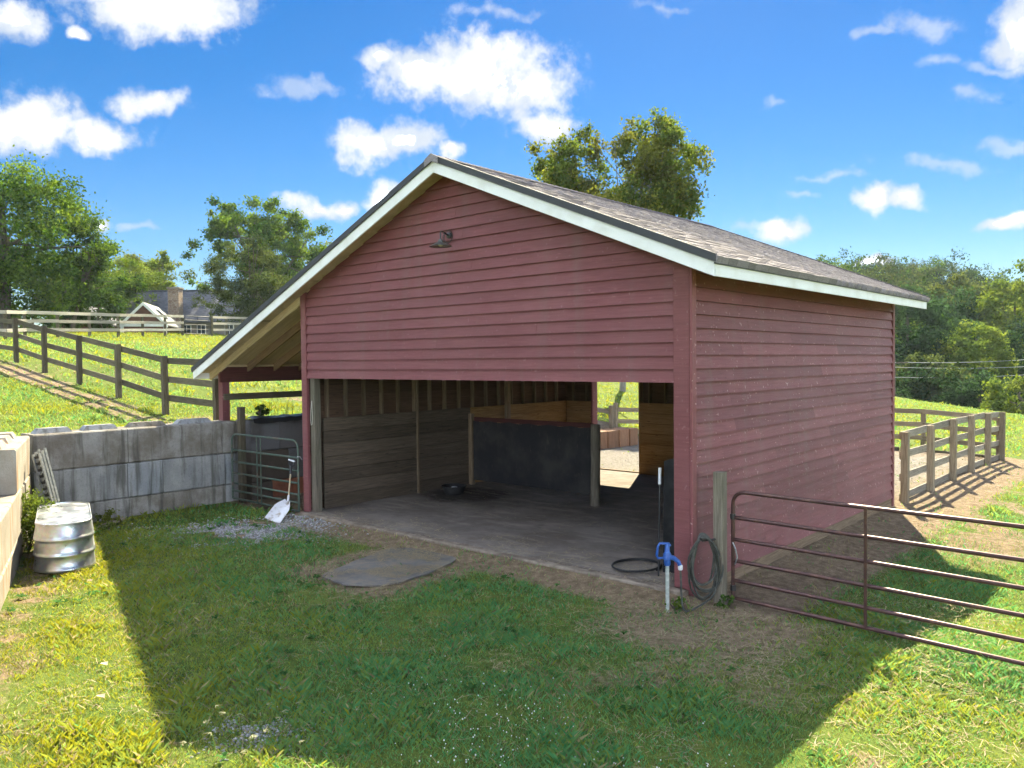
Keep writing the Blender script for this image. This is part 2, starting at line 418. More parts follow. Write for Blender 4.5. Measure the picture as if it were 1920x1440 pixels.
n1 = t.noise(t.pos((1, 1, 4)), 3, 5); t.set(t.mix(t.ramp(n1, 0.35, 0.7), (0.075, 0.078, 0.095), (0.135, 0.135, 0.155)), 0.85)
t = NT('metal_roof'); t.set((0.15, 0.155, 0.165), 0.6, 0.0)
t = NT('house_siding'); n1 = t.noise(t.pos((1, 1, 6)), 2, 4); t.set(t.mix(t.ramp(n1, 0.35, 0.7), (0.13, 0.06, 0.045), (0.19, 0.09, 0.07)), 0.8)
t = NT('house_wall'); t.set((0.22, 0.20, 0.18), 0.8)
t = NT('glass_dark'); t.set((0.03, 0.045, 0.06), 0.08)
t = NT('chimney_stone')
vc = t.voro(t.pos((1, 1, 1.6)), 3.2, 'Color'); bwv = t.n.new('ShaderNodeRGBToBW'); t.l.new(vc, bwv.inputs[0]); c = t.mix(bwv.outputs[0], (0.20, 0.13, 0.09), (0.36, 0.26, 0.19)); ve = t.voro(t.pos((1, 1, 1.6)), 3.2, feat='DISTANCE_TO_EDGE')
c = t.mix(t.ramp(ve, 0.02, 0.07, 0.6, 0), c, (0.42, 0.38, 0.33)); t.set(c, 0.9)
t = NT('utility_wood'); t.set((0.12, 0.10, 0.08), 0.9)
t = NT('wire'); t.set((0.35, 0.36, 0.37), 0.5, 0.4)

# ------------------------------------------------------------------ building helpers
WL = {}
def thing(name, label, cat, loc=(0, 0, 0), group=None):
    o = bpy.data.objects.new(name, None); COL.objects.link(o)
    o.empty_display_size = 0.2
    o.location = loc; o['label'] = label; o['category'] = cat
    if group: o['group'] = group
    WL[o.name] = Vector(loc)
    return o
def finish(o, parent, label=None, cat=None, group=None, kind=None):
    COL.objects.link(o)
    if parent is not None:
        o.parent = parent; WL[o.name] = WL[parent.name]
    else: WL[o.name] = o.location.copy()
    if label: o['label'] = label
    if cat: o['category'] = cat
    if group: o['group'] = group
    if kind: o['kind'] = kind
    return o

class MB:
    def __init__(s): s.v, s.f, s.uv = [], [], []
    def add(s, vs, fs, uvs=None):
        k = len(s.v); s.v += [tuple(q) for q in vs]
        for i, f in enumerate(fs):
            s.f.append([k + a for a in f])
            s.uv.append(uvs[i] if uvs else [(vs[a][0] + vs[a][1], vs[a][2]) for a in f])
        return s
    def beam(s, p0, p1, w, h, up=(0, 0, 1), ch=0.0):
        """bar from p0 to p1: w across, h along up; ch chamfers the long edges"""
        p0, p1, up = Vector(p0), Vector(p1), Vector(up)
        d = p1 - p0; L = d.length; d = d / L
        sd = d.cross(up)
        if sd.length < 1e-5: sd = d.cross(Vector((1, 0, 0)))
        sd.normalize(); u = sd.cross(d).normalized()
        a, b = w / 2, h / 2
        if ch: pr = [(-a + ch, -b), (a - ch, -b), (a, -b + ch), (a, b - ch), (a - ch, b), (-a + ch, b), (-a, b - ch), (-a, -b + ch)]
        else: pr = [(-a, -b), (a, -b), (a, b), (-a, b)]
        n = len(pr); vs = []
        for q in (p0, p1): vs += [q + sd * x + u * y for x, y in pr]
        fs, uvs, acc = [], [], 0.0
        o = random.uniform(0, 20)
        for i in range(n):
            j = (i + 1) % n
            w_ = math.hypot(pr[j][0] - pr[i][0], pr[j][1] - pr[i][1])
            fs.append((i, j, n + j, n + i)); uvs.append([(o, acc), (o, acc + w_), (o + L, acc + w_), (o + L, acc)]); acc += w_
        fs.append(tuple(range(n - 1, -1, -1))); uvs.append([pr[k] for k in range(n - 1, -1, -1)])
        fs.append(tuple(range(n, 2 * n))); uvs.append(list(pr))
        return s.add(vs, fs, uvs)
    def box(s, lo, hi, ch=0.0):
        lo, hi = Vector(lo), Vector(hi); m = (lo + hi) / 2; e = hi - lo
        k = max(range(3), key=lambda i: e[i])
        p0, p1 = m.copy(), m.copy(); p0[k] = lo[k]; p1[k] = hi[k]
        if k == 2: return s.beam(p0, p1, e.x, e.y, (0, 1, 0), ch)
        if k == 0: return s.beam(p0, p1, e.y, e.z, (0, 0, 1), ch)
        return s.beam(p0, p1, e.x, e.z, (0, 0, 1), ch)
    def prism(s, poly, off):
        """flat polygon (3d points) pushed by vector off"""
        n = len(poly); P = [Vector(q) for q in poly]; off = Vector(off)
        vs = P + [q + off for q in P]
        ax = (P[1] - P[0]).normalized(); nn = off.normalized(); ay = nn.cross(ax); o = random.uniform(0, 20)
        uvf = lambda q: (o + (q - P[0]).dot(ax), (q - P[0]).dot(ay))
        fs = [tuple(range(n - 1, -1, -1)), tuple(range(n, 2 * n))]
        uvs = [[uvf(P[k]) for k in range(n - 1, -1, -1)], [uvf(q) for q in P]]
        for i in range(n):
            j = (i + 1) % n; fs.append((i, j, n + j, n + i)); L = (P[j] - P[i]).length
            uvs.append([(o, 0), (o + L, 0), (o + L, 0.02), (o, 0.02)])
        return s.add(vs, fs, uvs)
    def tube(s, pts, r, n=8, closed=False, caps=True):
        P = [Vector(q) for q in pts]; m = len(P)
        R = r if isinstance(r, (list, tuple)) else [r] * m
        T = []
        for i in range(m):
            a = P[(i - 1) % m] if (closed or i > 0) else P[i]
            b = P[(i + 1) % m] if (closed or i < m - 1) else P[i]
            T.append((b - a).normalized())
        nrm = T[0].orthogonal().normalized(); vs, acc, lens = [], 0.0, []
        for i in range(m):
            nrm = (nrm - T[i] * nrm.dot(T[i]))
            nrm = nrm.normalized() if nrm.length > 1e-6 else T[i].orthogonal().normalized()
            bi = T[i].cross(nrm)
            if i: acc += (P[i] - P[i - 1]).length
            lens.append(acc)
            vs += [P[i] + (nrm * math.cos(2 * math.pi * k / n) + bi * math.sin(2 * math.pi * k / n)) * R[i] for k in range(n)]
        fs, uvs = [], []
        for i in range(m if closed else m - 1):
            j = (i + 1) % m; lj = lens[j] if j else acc + (P[0] - P[-1]).length
            for k in range(n):
                l = (k + 1) % n; fs.append((i * n + k, i * n + l, j * n + l, j * n + k))
                uvs.append([(lens[i], k / n * 0.3), (lens[i], (k + 1) / n * 0.3), (lj, (k + 1) / n * 0.3), (lj, k / n * 0.3)])
        if caps and not closed:
            fs.append(tuple(range(n - 1, -1, -1))); uvs.append([(0, 0)] * n)
            fs.append(tuple((m - 1) * n + k for k in range(n))); uvs.append([(0, 0)] * n)
        return s.add(vs, fs, uvs)
    def lathe(s, prof, c, ax=(0, 0, 1), n=20, cap=True):
        ax = Vector(ax).normalized(); a = ax.orthogonal().normalized(); b = ax.cross(a); c = Vector(c); vs, fs = [], []
        for r, z in prof:
            vs += [c + ax * z + (a * math.cos(2 * math.pi * k / n) + b * math.sin(2 * math.pi * k / n)) * r for k in range(n)]
        for i in range(len(prof) - 1):
            for k in range(n):
                l = (k + 1) % n; fs.append((i * n + k, i * n + l, (i + 1) * n + l, (i + 1) * n + k))
        if cap:
            fs.append(tuple(range(n - 1, -1, -1))); fs.append(tuple((len(prof) - 1) * n + k for k in range(n)))
        return s.add(vs, fs)
    def build(s, name, mat, parent=None, smooth=None, **kw):
        me = bpy.data.meshes.new(name)
        loc = WL[parent.name] if parent is not None else Vector((0, 0, 0))
        if parent is None and s.v:
            a = np.array(s.v); loc = Vector(((a[:, 0].min() + a[:, 0].max()) / 2, (a[:, 1].min() + a[:, 1].max()) / 2, a[:, 2].min()))
        me.from_pydata([(x - loc.x, y - loc.y, z - loc.z) for x, y, z in s.v], [], s.f)
        ul = me.uv_layers.new(name='UVMap')
        flat = [c for f in s.uv for q in f for c in q]
        ul.data.foreach_set('uv', flat)
        bm = bmesh.new(); bm.from_mesh(me); bmesh.ops.recalc_face_normals(bm, faces=bm.faces); bm.to_mesh(me); bm.free()
        me.materials.append(M[mat])
        if smooth is not None:
            me.shade_smooth(); me.set_sharp_from_angle(angle=rad(smooth))
        me.validate(); me.update()
        o = bpy.data.objects.new(name, me)
        if parent is None: o.location = loc
        return finish(o, parent, **kw)

def np_mesh(name, V, F, mat, parent=None, tint=None, attrs=None, smooth=False, loc=(0, 0, 0), **kw):
    V = np.asarray(V, np.float32) - np.array(loc, np.float32); F = np.asarray(F, np.int32)
    me = bpy.data.meshes.new(name); m, k = F.shape
    me.vertices.add(len(V)); me.vertices.foreach_set('co', V.ravel())
    me.loops.add(m * k); me.loops.foreach_set('vertex_index', F.ravel())
    me.polygons.add(m); me.polygons.foreach_set('loop_start', np.arange(0, m * k, k, dtype=np.int32))
    if smooth: me.polygons.foreach_set('use_smooth', np.ones(m, bool))
    me.update(calc_edges=True)
    if tint is not None:
        ca = me.color_attributes.new('tint', 'FLOAT_COLOR', 'POINT')
        ca.data.foreach_set('color', np.concatenate([tint, np.ones((len(tint), 1))], 1).astype(np.float32).ravel())
    for an, av in (attrs or {}).items():
        a = me.attributes.new(an, 'FLOAT', 'POINT'); a.data.foreach_set('value', np.asarray(av, np.float32))
    me.materials.append(M[mat]); me.validate()
    o = bpy.data.objects.new(name, me)
    if parent is None: o.location = loc
    return finish(o, parent, **kw)

def copy_tree(root, label, loc, rz=0.0, sc=1.0, group=None):
    r = root.copy(); COL.objects.link(r); r.location = loc; r.rotation_euler = (0, 0, rz)
    r.scale = sc if isinstance(sc, tuple) else (sc, sc, sc)
    r['label'] = label
    if group: r['group'] = group
    for ch in list(root.children):
        c = ch.copy(); COL.objects.link(c); c.parent = r
    return r

def hash2(ix, iy, seed):
    h = (ix.astype(np.int64) * 374761393 + iy.astype(np.int64) * 668265263 + seed * 1442695041) & 0x7fffffff
    h = ((h ^ (h >> 13)) * 1274126177) & 0x7fffffff
    return ((h ^ (h >> 16)) & 0xffff) / 65535.0
def vnoise(x, y, seed=0):
    x = np.asarray(x, float); y = np.asarray(y, float)
    ix, iy = np.floor(x).astype(int), np.floor(y).astype(int); fx, fy = x - ix, y - iy
    fx = fx * fx * (3 - 2 * fx); fy = fy * fy * (3 - 2 * fy)
    a, b, c, d = hash2(ix, iy, seed), hash2(ix + 1, iy, seed), hash2(ix, iy + 1, seed), hash2(ix + 1, iy + 1, seed)
    return (a * (1 - fx) + b * fx) * (1 - fy) + (c * (1 - fx) + d * fx) * fy
def fbm(x, y, sc, seed=0, oc=4):
    s, a, t = 0, 1.0, 0
    for k in range(oc):
        s = s + a * vnoise(np.asarray(x) * sc * 2 ** k + 17 * k, np.asarray(y) * sc * 2 ** k + 31 * k, seed + k); t += a; a *= 0.55
    return s / t
def sm(a, b, x):
    t = np.clip((np.asarray(x, float) - a) / (b - a), 0, 1); return t * t * (3 - 2 * t)

# ------------------------------------------------------------------ ground
W2O = (-10.1, -3.55); W2D = (0.933, -0.36); W2N = (0.36, 0.933)       # diagonal block wall: start, direction, normal towards the barn
def ground_z(x, y):
    x = np.asarray(x, float); y = np.asarray(y, float)
    he = 1.5 - 1.0 * sm(4, 11, y)
    rise = 0.13 * np.clip(-12.75 - x, 0, 10.15) + 0.075 * np.clip(-22.9 - x, 0, 27) - 0.07 * np.clip(-50 - x, 0, 24)
    hill = 1.5 - (1.5 - he) * sm(-30, -14, x) + rise
    wd = 0.25 + 6 * sm(13.9, 19, y)
    w1 = sm(0, 1, (-10.32 - x) / wd)
    dx, dy = x - W2O[0], y - W2O[1]
    s2 = -(dx * W2N[0] + dy * W2N[1]); t2 = dx * W2D[0] + dy * W2D[1]
    w2 = sm(0.2, 0.45, s2)
    h2 = np.where(t2 < 2.4, 1.5, 1.5 - 0.62 * sm(2.4, 2.9, t2) - 0.88 * sm(3.5, 8, t2)) * sm(-60, -20, y)
    x0 = -9.5 * (np.clip(y - 12, 0, 200) / 33.0) ** 1.3
    drop = 0.12 * np.clip(x - x0, 0, 22) * sm(-1, 3.5, y) * (1 - sm(-10.3, -12, x) * 0.999)
    z = -0.01 - 0.05 * sm(7, 9, y) - np.minimum(drop, 3.5)
    zw = np.where(x < -10.2, hill, z)
    z = z * (1 - w1) + zw * w1
    z = np.where(s2 > 0.15, np.maximum(z, z * (1 - w2) + np.maximum(h2, np.where(x < -10.3, hill, h2)) * w2), z)
    z = z + 0.07 * sm(-0.65, -0.16, y) * (y < 0.3) * sm(-8.2, -7.6, x) * (1 - sm(-0.2, 0.4, x))
    # valley and wooded hill far behind
    far = sm(47, 66, y + 0.25 * x) * sm(-45, -15, x)
    z = z - 5.5 * far
    z = z + sm(78, 190, y + 0.1 * x) * 9.0
    z = z + 0.05 * (fbm(x, y, 0.35, 3) - 0.5) * sm(0.3, 1.2, np.abs(x + 10.4))
    return z
def gz(x, y): return float(ground_z(np.array([x]), np.array([y]))[0])

def dirt_fn(x, y):
    n = fbm(x, y, 1.1, 11); n2 = fbm(x, y, 3.3, 23)
    def band(v, a, b, f): return sm(a - f, a + f, v) * (1 - sm(b - f, b + f, v))
    d = 0.42 * sm(0.60, 0.80, n)
    d = np.maximum(d, band(y + 0.5 * (n - 0.5), -1.0, 0.05, 0.45) * sm(-11.0, -11.4, x) * np.clip(1.7 * n2 - 0.28, 0, 0.8) * (1 - 0.5 * sm(-20, -30, x)))
    d = np.maximum(d, band(x, -10.3, 0.2, 0.3) * band(y, 7.4, 17.3, 0.6) * 1.0)
    d = np.maximum(d, band(x, -0.5, 1.15, 0.35) * band(y, -0.5, 18.5, 0.7) * 0.85)
    d = np.maximum(d, band(x, 0.8, 2.6, 0.5) * band(y, 4.5, 17, 1.2) * 0.62 * sm(0.3, 0.6, n))
    d = np.maximum(d, band(x, -8.0, 0.3, 0.3) * band(y, -0.75, 0.3, 0.22) * 0.7)
    d = np.maximum(d, band(x, -4.9, -2.6, 0.3) * band(y, -2.45, -0.1, 0.3) * 0.6)
    d = np.maximum(d, 0.62 * (1 - sm(0.7, 1.9, np.hypot(x - 0.5, (y + 0.6)))))
    d = np.maximum(d, 0.50 * (1 - sm(0.6, 1.8, np.hypot(x - 1.2, (y + 2.3)))) * sm(0.3, 0.6, n))
    d = np.maximum(d, 0.72 * band(x, 2.2, 4.4, 0.5) * band(y, -4.6, -1.5, 0.5) * sm(0.30, 0.52, n))
    dx, dy = x - W2O[0], y - W2O[1]; s = dx * W2N[0] + dy * W2N[1]
    d = np.maximum(d, (0.05 + 0.85 * n2) * (1 - sm(0.15, 0.95, s + 0.8 * (n - 0.5))) * sm(-0.2, 0.1, s) * sm(-10.2, -9.5, x) * (1 - sm(-2, 0, x)))
    d = np.maximum(d, band(x, -10.3, -7.5, 0.2) * band(y, -0.1, 8, 0.3) * 0.9)
    d = np.maximum(d, band(x, -12, -9.9, 0.4) * band(y, 10.5, 16, 0.8) * 0.8)
    d = np.maximum(d, band(x, -13, -10.3, 0.4) * band(y, -1.2, 3.0, 0.5) * 0.6 * sm(0.35, 0.6, n))
    d = np.maximum(d, band(x, -15, -12.3, 0.6) * band(y, 4.0, 9, 0.8) * 0.75 * sm(0.35, 0.55, n))
    d = np.maximum(d, 0.9 * (1 - sm(0.55, 1.0, np.hypot((x + 7.3) / 1.5, (y + 1.25) / 0.9))) * sm(0.3, 0.6, n2))
    d = np.maximum(d, 0.35 * sm(0.45, 0.7, fbm(x, y, 0.25, 5)) * sm(-11, -12, x))
    return np.clip(d, 0, 1)
def axis(lo, hi, fine, marks):
    a = [lo + i * fine for i in range(int((hi - lo) / fine) + 1)]
    st = fine; v = a[-1]
    while v < marks[1]: st *= 1.12; v += st; a.append(v)
    st = fine; v = lo; pre = []
    while v > marks[0]: st *= 1.12; v -= st; pre.append(v)
    return np.array(pre[::-1] + a)
gx = axis(-13.0, 7.0, 0.13, (-420, 420)); gy = axis(-8.5, 18.5, 0.14, (-300, 520))
XX, YY = np.meshgrid(gx, gy); nx, ny = len(gx), len(gy)
fx_, fy_ = XX.ravel(), YY.ravel()
ZZ = ground_z(fx_, fy_)
idx = np.arange(nx * ny).reshape(ny, nx)
GF = np.stack([idx[:-1, :-1], idx[:-1, 1:], idx[1:, 1:], idx[1:, :-1]], -1).reshape(-1, 4)
pale_v = sm(7.0, 8.5, fy_) * (1 - sm(15, 18, fy_)) * sm(-10.4, -9.8, fx_) * (1 - sm(-1.2, 0.6, fx_))
np_mesh('ground', np.stack([fx_, fy_, ZZ], 1), GF, 'ground', attrs={'dirt': dirt_fn(fx_, fy_), 'pale': pale_v}, smooth=True, kind='structure')

# ------------------------------------------------------------------ barn
BW, BD, RX, RZ, SL = 7.59, 7.54, -3.79, 5.50, 0.4167
EX, LX, OH = 0.456, -10.84, 0.34           # right eave, left eave, overhang at the gables
HEAD, EXPO = 2.44, 0.1547
def roof_top(x): return RZ - SL * abs(x - RX)
def roof_under(x): return roof_top(x) - 0.035
cs, sn = math.cos(math.atan(SL)), math.sin(math.atan(SL))

barn = thing('barn', 'dark red clapboard barn with open front, gable roof and lean-to', 'barn', (0, 0, 0))

# front wall: gable above the wide opening
def gable_poly(y, z0, x0=-BW, x1=0.0, drop=0.0):
    pts = [(x0, y, z0), (x1, y, z0), (x1, y, roof_under(x1) - drop)]
    if x0 < RX < x1: pts.append((RX, y, roof_under(RX) - drop))
    pts.append((x0, y, roof_under(x0) - drop))
    return pts
fw = MB().prism(gable_poly(0.03, HEAD + 0.01), (0, 0.09, 0)).build('front_wall', 'wood_sheath', barn)
def clap(pa, pb, za, zb, xa0, xb0, xa1, xb1, name_parent, mat):
    """one tapered clapboard on the front: za bottom, zb top, xa* ends at the bottom, xb* ends at the top"""
    lap = 0.0
    o0, o1, bk = -0.024, 0.006, 0.026
    vs = [(xa0, o0, za), (xa1, o0, za), (xa1, bk, za), (xa0, bk, za), (xb0, o1, zb), (xb1, o1, zb), (xb1, bk, zb), (xb0, bk, zb)]
    u = random.uniform(0, 30)
    fs = [(0, 1, 5, 4), (1, 2, 6, 5), (2, 3, 7, 6), (3, 0, 4, 7), (3, 2, 1, 0), (4, 5, 6, 7)]
    uvs = [[(u + xa0, 0), (u + xa1, 0), (u + xb1, zb - za), (u + xb0, zb - za)]] + [[(0, 0), (0, .02), (.15, .02), (.15, 0)]] * 3 + [[(u, 0), (u + 5, 0), (u + 5, .03), (u, .03)]] * 2
    return MB().add(vs, fs, uvs).build('siding_board', mat, name_parent)
z = HEAD; k = 0
while z < RZ - 0.12:
    zb = min(z + EXPO - 0.002, RZ - 0.06)
    def lim(zz):
        hw = (roof_under(RX) - 0.004 - zz) / SL
        return max(-BW + 0.152, RX - hw), min(-0.202, RX + hw)
    a0, a1 = lim(z); b0, b1 = lim(zb)
    if k > 0 and a1 - a0 > 3 and random.random() < 0.55:
        c_ = random.uniform(a0 + 1.2, a1 - 1.2)
        clap(0, 0, z, zb, a0, b0, c_ - 0.0015, c_ - 0.0015, fw, 'paint_red_front'); clap(0, 0, z, zb, c_ + 0.0015, c_ + 0.0015, a1, b1, fw, 'paint_red_front')
    else: clap(0, 0, z, zb, a0, b0, a1, b1, fw, 'paint_red_front')
    z += EXPO; k += 1
# corner boards
def flat(lo, hi, name, mat, parent, ch=0.004, **kw): return MB().box(lo, hi, ch).build(name, mat, parent, **kw)
MB().prism([(-0.2, -0.03, 0.0), (0.0, -0.03, 0.0), (0.0, -0.03, roof_under(0) - 0.005), (-0.2, -0.03, roof_under(-0.2) - 0.005)], (0, 0.05, 0)).build('corner_board', 'paint_red_front', barn)
MB().prism([(-BW, -0.03, 0.02), (-BW + 0.15, -0.03, 0.02), (-BW + 0.15, -0.03, roof_under(-BW + 0.15) - 0.005), (-BW, -0.03, roof_under(-BW) - 0.005)], (0, 0.05, 0)).build('corner_board', 'paint_red_front', barn)
flat((0.002, -0.028, 0.0), (0.036, 0.07, 3.74), 'corner_board', 'paint_red_side', barn)
flat((0.002, BD - 0.09, -0.1), (0.036, BD + 0.01, 3.74), 'corner_board', 'paint_red_side', barn)
flat((-0.19, 0.03, 0.1), (-0.05, 0.17, 3.7), 'corner_post', 'wood_stud', barn, 0.006)
flat((-BW + 0.16, 0.03, 0.1), (-BW + 0.29, 0.16, 3.6), 'corner_post', 'wood_log', barn, 0.008)

# right wall with its clapboards, each course in two or three lengths
rw = MB().box((-0.04, 0.05, 0.0), (-0.008, BD, 3.76)).build('side_wall', 'wood_sheath', barn)
def clap_side(y0, y1, za, zb):
    o0, o1, bk = 0.032, -0.002, -0.006
    vs = [(o0, y0, za), (o0, y1, za), (bk, y1, za), (bk, y0, za), (o1, y0, zb), (o1, y1, zb), (bk, y1, zb), (bk, y0, zb)]
    u = random.uniform(0, 30)
    fs = [(0, 1, 5, 4), (1, 2, 6, 5), (2, 3, 7, 6), (3, 0, 4, 7), (3, 2, 1, 0), (4, 5, 6, 7)]
    uvs = [[(u + y0, 0), (u + y1, 0), (u + y1, zb - za), (u + y0, zb - za)]] + [[(0, 0), (0, .02), (.15, .02), (.15, 0)]] * 3 + [[(u, 0), (u + 5, 0), (u + 5, .03), (u, .03)]] * 2
    o = MB().add(vs, fs, uvs).build('siding_board', 'paint_red_side', rw)
z = 0.125
while z < 3.72:
    zb = min(z + EXPO - 0.002, 3.745)
    cuts = [0.072]; y = random.uniform(0.6, 3.6)
    while y < BD - 0.8: cuts.append(y); y += random.uniform(2.0, 3.7)
    cuts.append(BD - 0.092)
    for a, b in zip(cuts[:-1], cuts[1:]): clap_side(a + 0.001, b - 0.001, z, zb)
    z += EXPO
flat((-0.03, -0.02, -0.25), (0.014, BD, 0.122), 'skirt_board', 'wood_skirt', barn, 0.004)

# back wall with a doorway
DX0, DX1, DZ = -6.66, -5.34, 2.32
bw = MB()
bw.prism([(-BW, BD - 0.02, 0.0), (DX0, BD - 0.02, 0.0), (DX0, BD - 0.02, roof_under(DX0) - .01), (-BW, BD - 0.02, roof_under(-BW) - .01)], (0, 0.03, 0))
bw.prism([(DX0, BD - 0.02, DZ), (DX1, BD - 0.02, DZ), (DX1, BD - 0.02, roof_under(DX1) - .01), (DX0, BD - 0.02, roof_under(DX0) - .01)], (0, 0.03, 0))
bw.prism([(DX1, BD - 0.02, 0.0), (-0.045, BD - 0.02, 0.0), (-0.045, BD - 0.02, roof_under(0) - .01), (RX, BD - 0.02, roof_under(RX) - .01), (DX1, BD - 0.02, roof_under(DX1) - .01)], (0, 0.03, 0))
bwall = bw.build('back_wall', 'wood_sheath', barn)
lwall = MB().box((-BW - 0.005, 0.03, 0.0), (-BW + 0.02, BD - 0.03, roof_under(-BW) - 0.02)).build('left_wall', 'wood_sheath', barn)
# boards of the sheathing seen between the studs
z = 1.74
while z < 3.3:
    MB().beam((-BW + 0.028, 0.2, z + 0.09), (-BW + 0.028, BD - 0.06, z + 0.09), 0.016, 0.182).build('plank', 'wood_sheath', lwall)
    for a, b in ((-BW + 0.1, DX0 - 0.02), (DX1 + 0.02, -0.06)):
        MB().beam((a, BD - 0.029, z + 0.09), (b, BD - 0.029, z + 0.09), 0.016, 0.182).build('plank', 'wood_sheath', bwall)
    z += 0.188
y = 0.43
while y < BD - 0.2:
    MB().box((-BW + 0.038, y - 0.02, 0.1), (-BW + 0.125, y + 0.02, roof_under(-BW) - 0.05), 0.003).build('stud', 'wood_stud', lwall)
    y += 0.416
x = -0.3
for x in [-7.27, -6.87, -5.12, -4.71, -4.3, -3.9, -3.49, -3.08, -2.67, -2.27, -1.86, -1.45, -1.05, -0.64, -0.25]:
    MB().box((x - 0.02, BD - 0.125, 0.1), (x + 0.02, BD - 0.038, roof_under(x) - 0.06), 0.003).build('stud', 'wood_stud', bwall)
PZ = [0.105 + 0.232 * i for i in range(8)]
for i in range(7):
    a, b = PZ[i] + 0.002, PZ[i + 1] - 0.003
    MB().box((-BW + 0.126, 0.30, a), (-BW + 0.164, 2.55, b), 0.003).build('plank', 'wood_plank_dark', lwall)
    MB().box((-BW + 0.126, 2.555, a), (-BW + 0.164, 4.02, b), 0.003).build('plank', 'wood_plank_dark', lwall)
    MB().box((-BW + 0.126, 4.024, a), (-BW + 0.164, BD - 0.17, b), 0.003).build('plank', 'wood_plank', lwall)
    MB().box((-BW + 0.168, BD - 0.165, a), (DX0 - 0.02, BD - 0.126, b), 0.003).build('plank', 'wood_plank', bwall)
    MB().box((DX1 + 0.02, BD - 0.165, a), (-3.0, BD - 0.126, b), 0.003).build('plank', 'wood_plank', bwall)
    MB().box((-2.996, BD - 0.165, a), (-0.06, BD - 0.126, b), 0.003).build('plank', 'wood_plank', bwall)
for xx in (DX0, DX1):
    s_ = -1 if xx == DX0 else 1
    MB().box((xx - 0.02, BD - 0.175, 0.1), (xx + 0.02, BD + 0.03, DZ), 0.003).build('door_jamb', 'paint_red_side' if s_ < 0 else 'wood_plank', bwall)
MB().box((DX0 - 0.02, BD - 0.125, DZ + 0.002), (DX1 + 0.02, BD + 0.03, DZ + 0.14), 0.003).build('door_header', 'wood_stud', bwall)
flat((DX0 + .03, BD - 0.05, 0.08), (DX1 - .03, BD + 0.04, 0.125), 'threshold', 'wood_stud', bwall)
# posts standing along the left wall
for (yy, hh, pw_) in ((2.50, 3.4, 0.022), (5.15, 3.4, 0.05)):
    MB().box((-BW + 0.17, yy - pw_, 0.1), (-BW + 0.17 + 2 * pw_, yy + pw_, hh), 0.004).build('wall_post', 'wood_stud', barn)
# floor
slab = MB().box((-BW + 0.01, -0.03, -0.2), (-0.05, BD + 0.03, 0.1)).build('floor_slab', 'floor_concrete', barn)
MB().box((-BW + 0.0, -0.15, -0.2), (-0.02, -0.032, 0.092), 0.012).build('front_curb', 'curb', slab)
# loft tie beams (unseen from outside but they close the roof space)
for yy in (1.9, 3.77, 5.65):
    MB().box((-BW + 0.13, yy - 0.02, 3.3), (-0.05, yy + 0.02, 3.44)).build('tie_beam', 'wood_rafter', barn)

# roof: deck, rafters, fascia, shingles
deck = MB()
Y0, Y1 = -OH, BD + OH
for (xa, xb) in ((RX, EX - 0.005), (RX, LX + 0.005)):
    za, zb = roof_top(xa), roof_top(xb)
    deck.add([(xa, Y0 + .002, za), (xb, Y0 + .002, zb), (xb, Y1 - .002, zb), (xa, Y1 - .002, za), (xa, Y0 + .002, za - .025), (xb, Y0 + .002, zb - .025), (xb, Y1 - .002, zb - .025), (xa, Y1 - .002, za - .025)],
             [(0, 1, 2, 3), (7, 6, 5, 4), (0, 4, 5, 1), (1, 5, 6, 2), (2, 6, 7, 3)] if xb > xa else [(3, 2, 1, 0), (4, 5, 6, 7), (1, 5, 4, 0), (2, 6, 5, 1), (3, 7, 6, 2)],
             [[(0, 0), (4.6, 0), (4.6, 8), (0, 8)]] * 2 + [[(0, 0), (0, .02), (4, .02), (4, 0)]] * 3)
roof = deck.build('roof', 'wood_pale', barn)
def rake_piece(xa, xb, y0, y1, top, bot, name, mat, parent):
    """board that follows the slope between xa and xb, from top to bot below the roof plane"""
    return MB().prism([(xa, y0, roof_top(xa) - bot), (xb, y0, roof_top(xb) - bot), (xb, y0, roof_top(xb) - top), (xa, y0, roof_top(xa) - top)], (0, y1 - y0, 0)).build(name, mat, parent)
for yy in (Y0 - 0.025, Y1):
    rake_piece(RX + 0.001, EX + 0.02, yy, yy + 0.025, -0.012, 0.145, 'fascia_board', 'white_paint', barn)
    rake_piece(LX - 0.02, RX - 0.001, yy, yy + 0.025, -0.012, 0.145, 'fascia_board', 'white_paint', barn)
MB().box((EX, Y0 + 0.002, roof_top(EX) - 0.15), (EX + 0.022, Y1 - 0.002, roof_top(EX) + 0.008)).build('fascia_board', 'white_paint', barn)
MB().box((LX - 0.022, Y0 + 0.002, roof_top(LX) - 0.15), (LX, Y1 - 0.002, roof_top(LX) + 0.008)).build('fascia_board', 'white_paint', barn)
# soffit of the right eave and short return
rake_piece(0.03, EX - 0.002, -0.3, BD + 0.3, 0.03, 0.05, 'soffit_board', 'wood_pale', roof)
# rafters of the lean-to side
yy = -0.02; k = 0
while yy < BD + 0.1:
    rake_piece(LX + 0.02, -BW - 0.01, yy - 0.02, yy + 0.02, 0.027, 0.185, 'rafter', 'wood_pale' if k == 0 else 'wood_rafter', roof); yy += 0.61; k += 1
rake_piece(LX + 0.02, -BW - 0.01, Y0 + 0.002, Y0 + 0.04, 0.027, 0.12, 'rafter', 'wood_pale', roof)
rake_piece(-BW + 0.01, RX, Y0 + 0.002, Y0 + 0.04, 0.027, 0.12, 'rafter', 'wood_pale', roof)
rake_piece(LX + 0.03, RX - 0.02, Y0 + 0.042, -0.026, 0.03, 0.045, 'soffit_board', 'wood_pale', roof)
rake_piece(RX + 0.02, EX - 0.03, Y0 + 0.03, -0.026, 0.03, 0.045, 'soffit_board', 'wood_pale', roof)
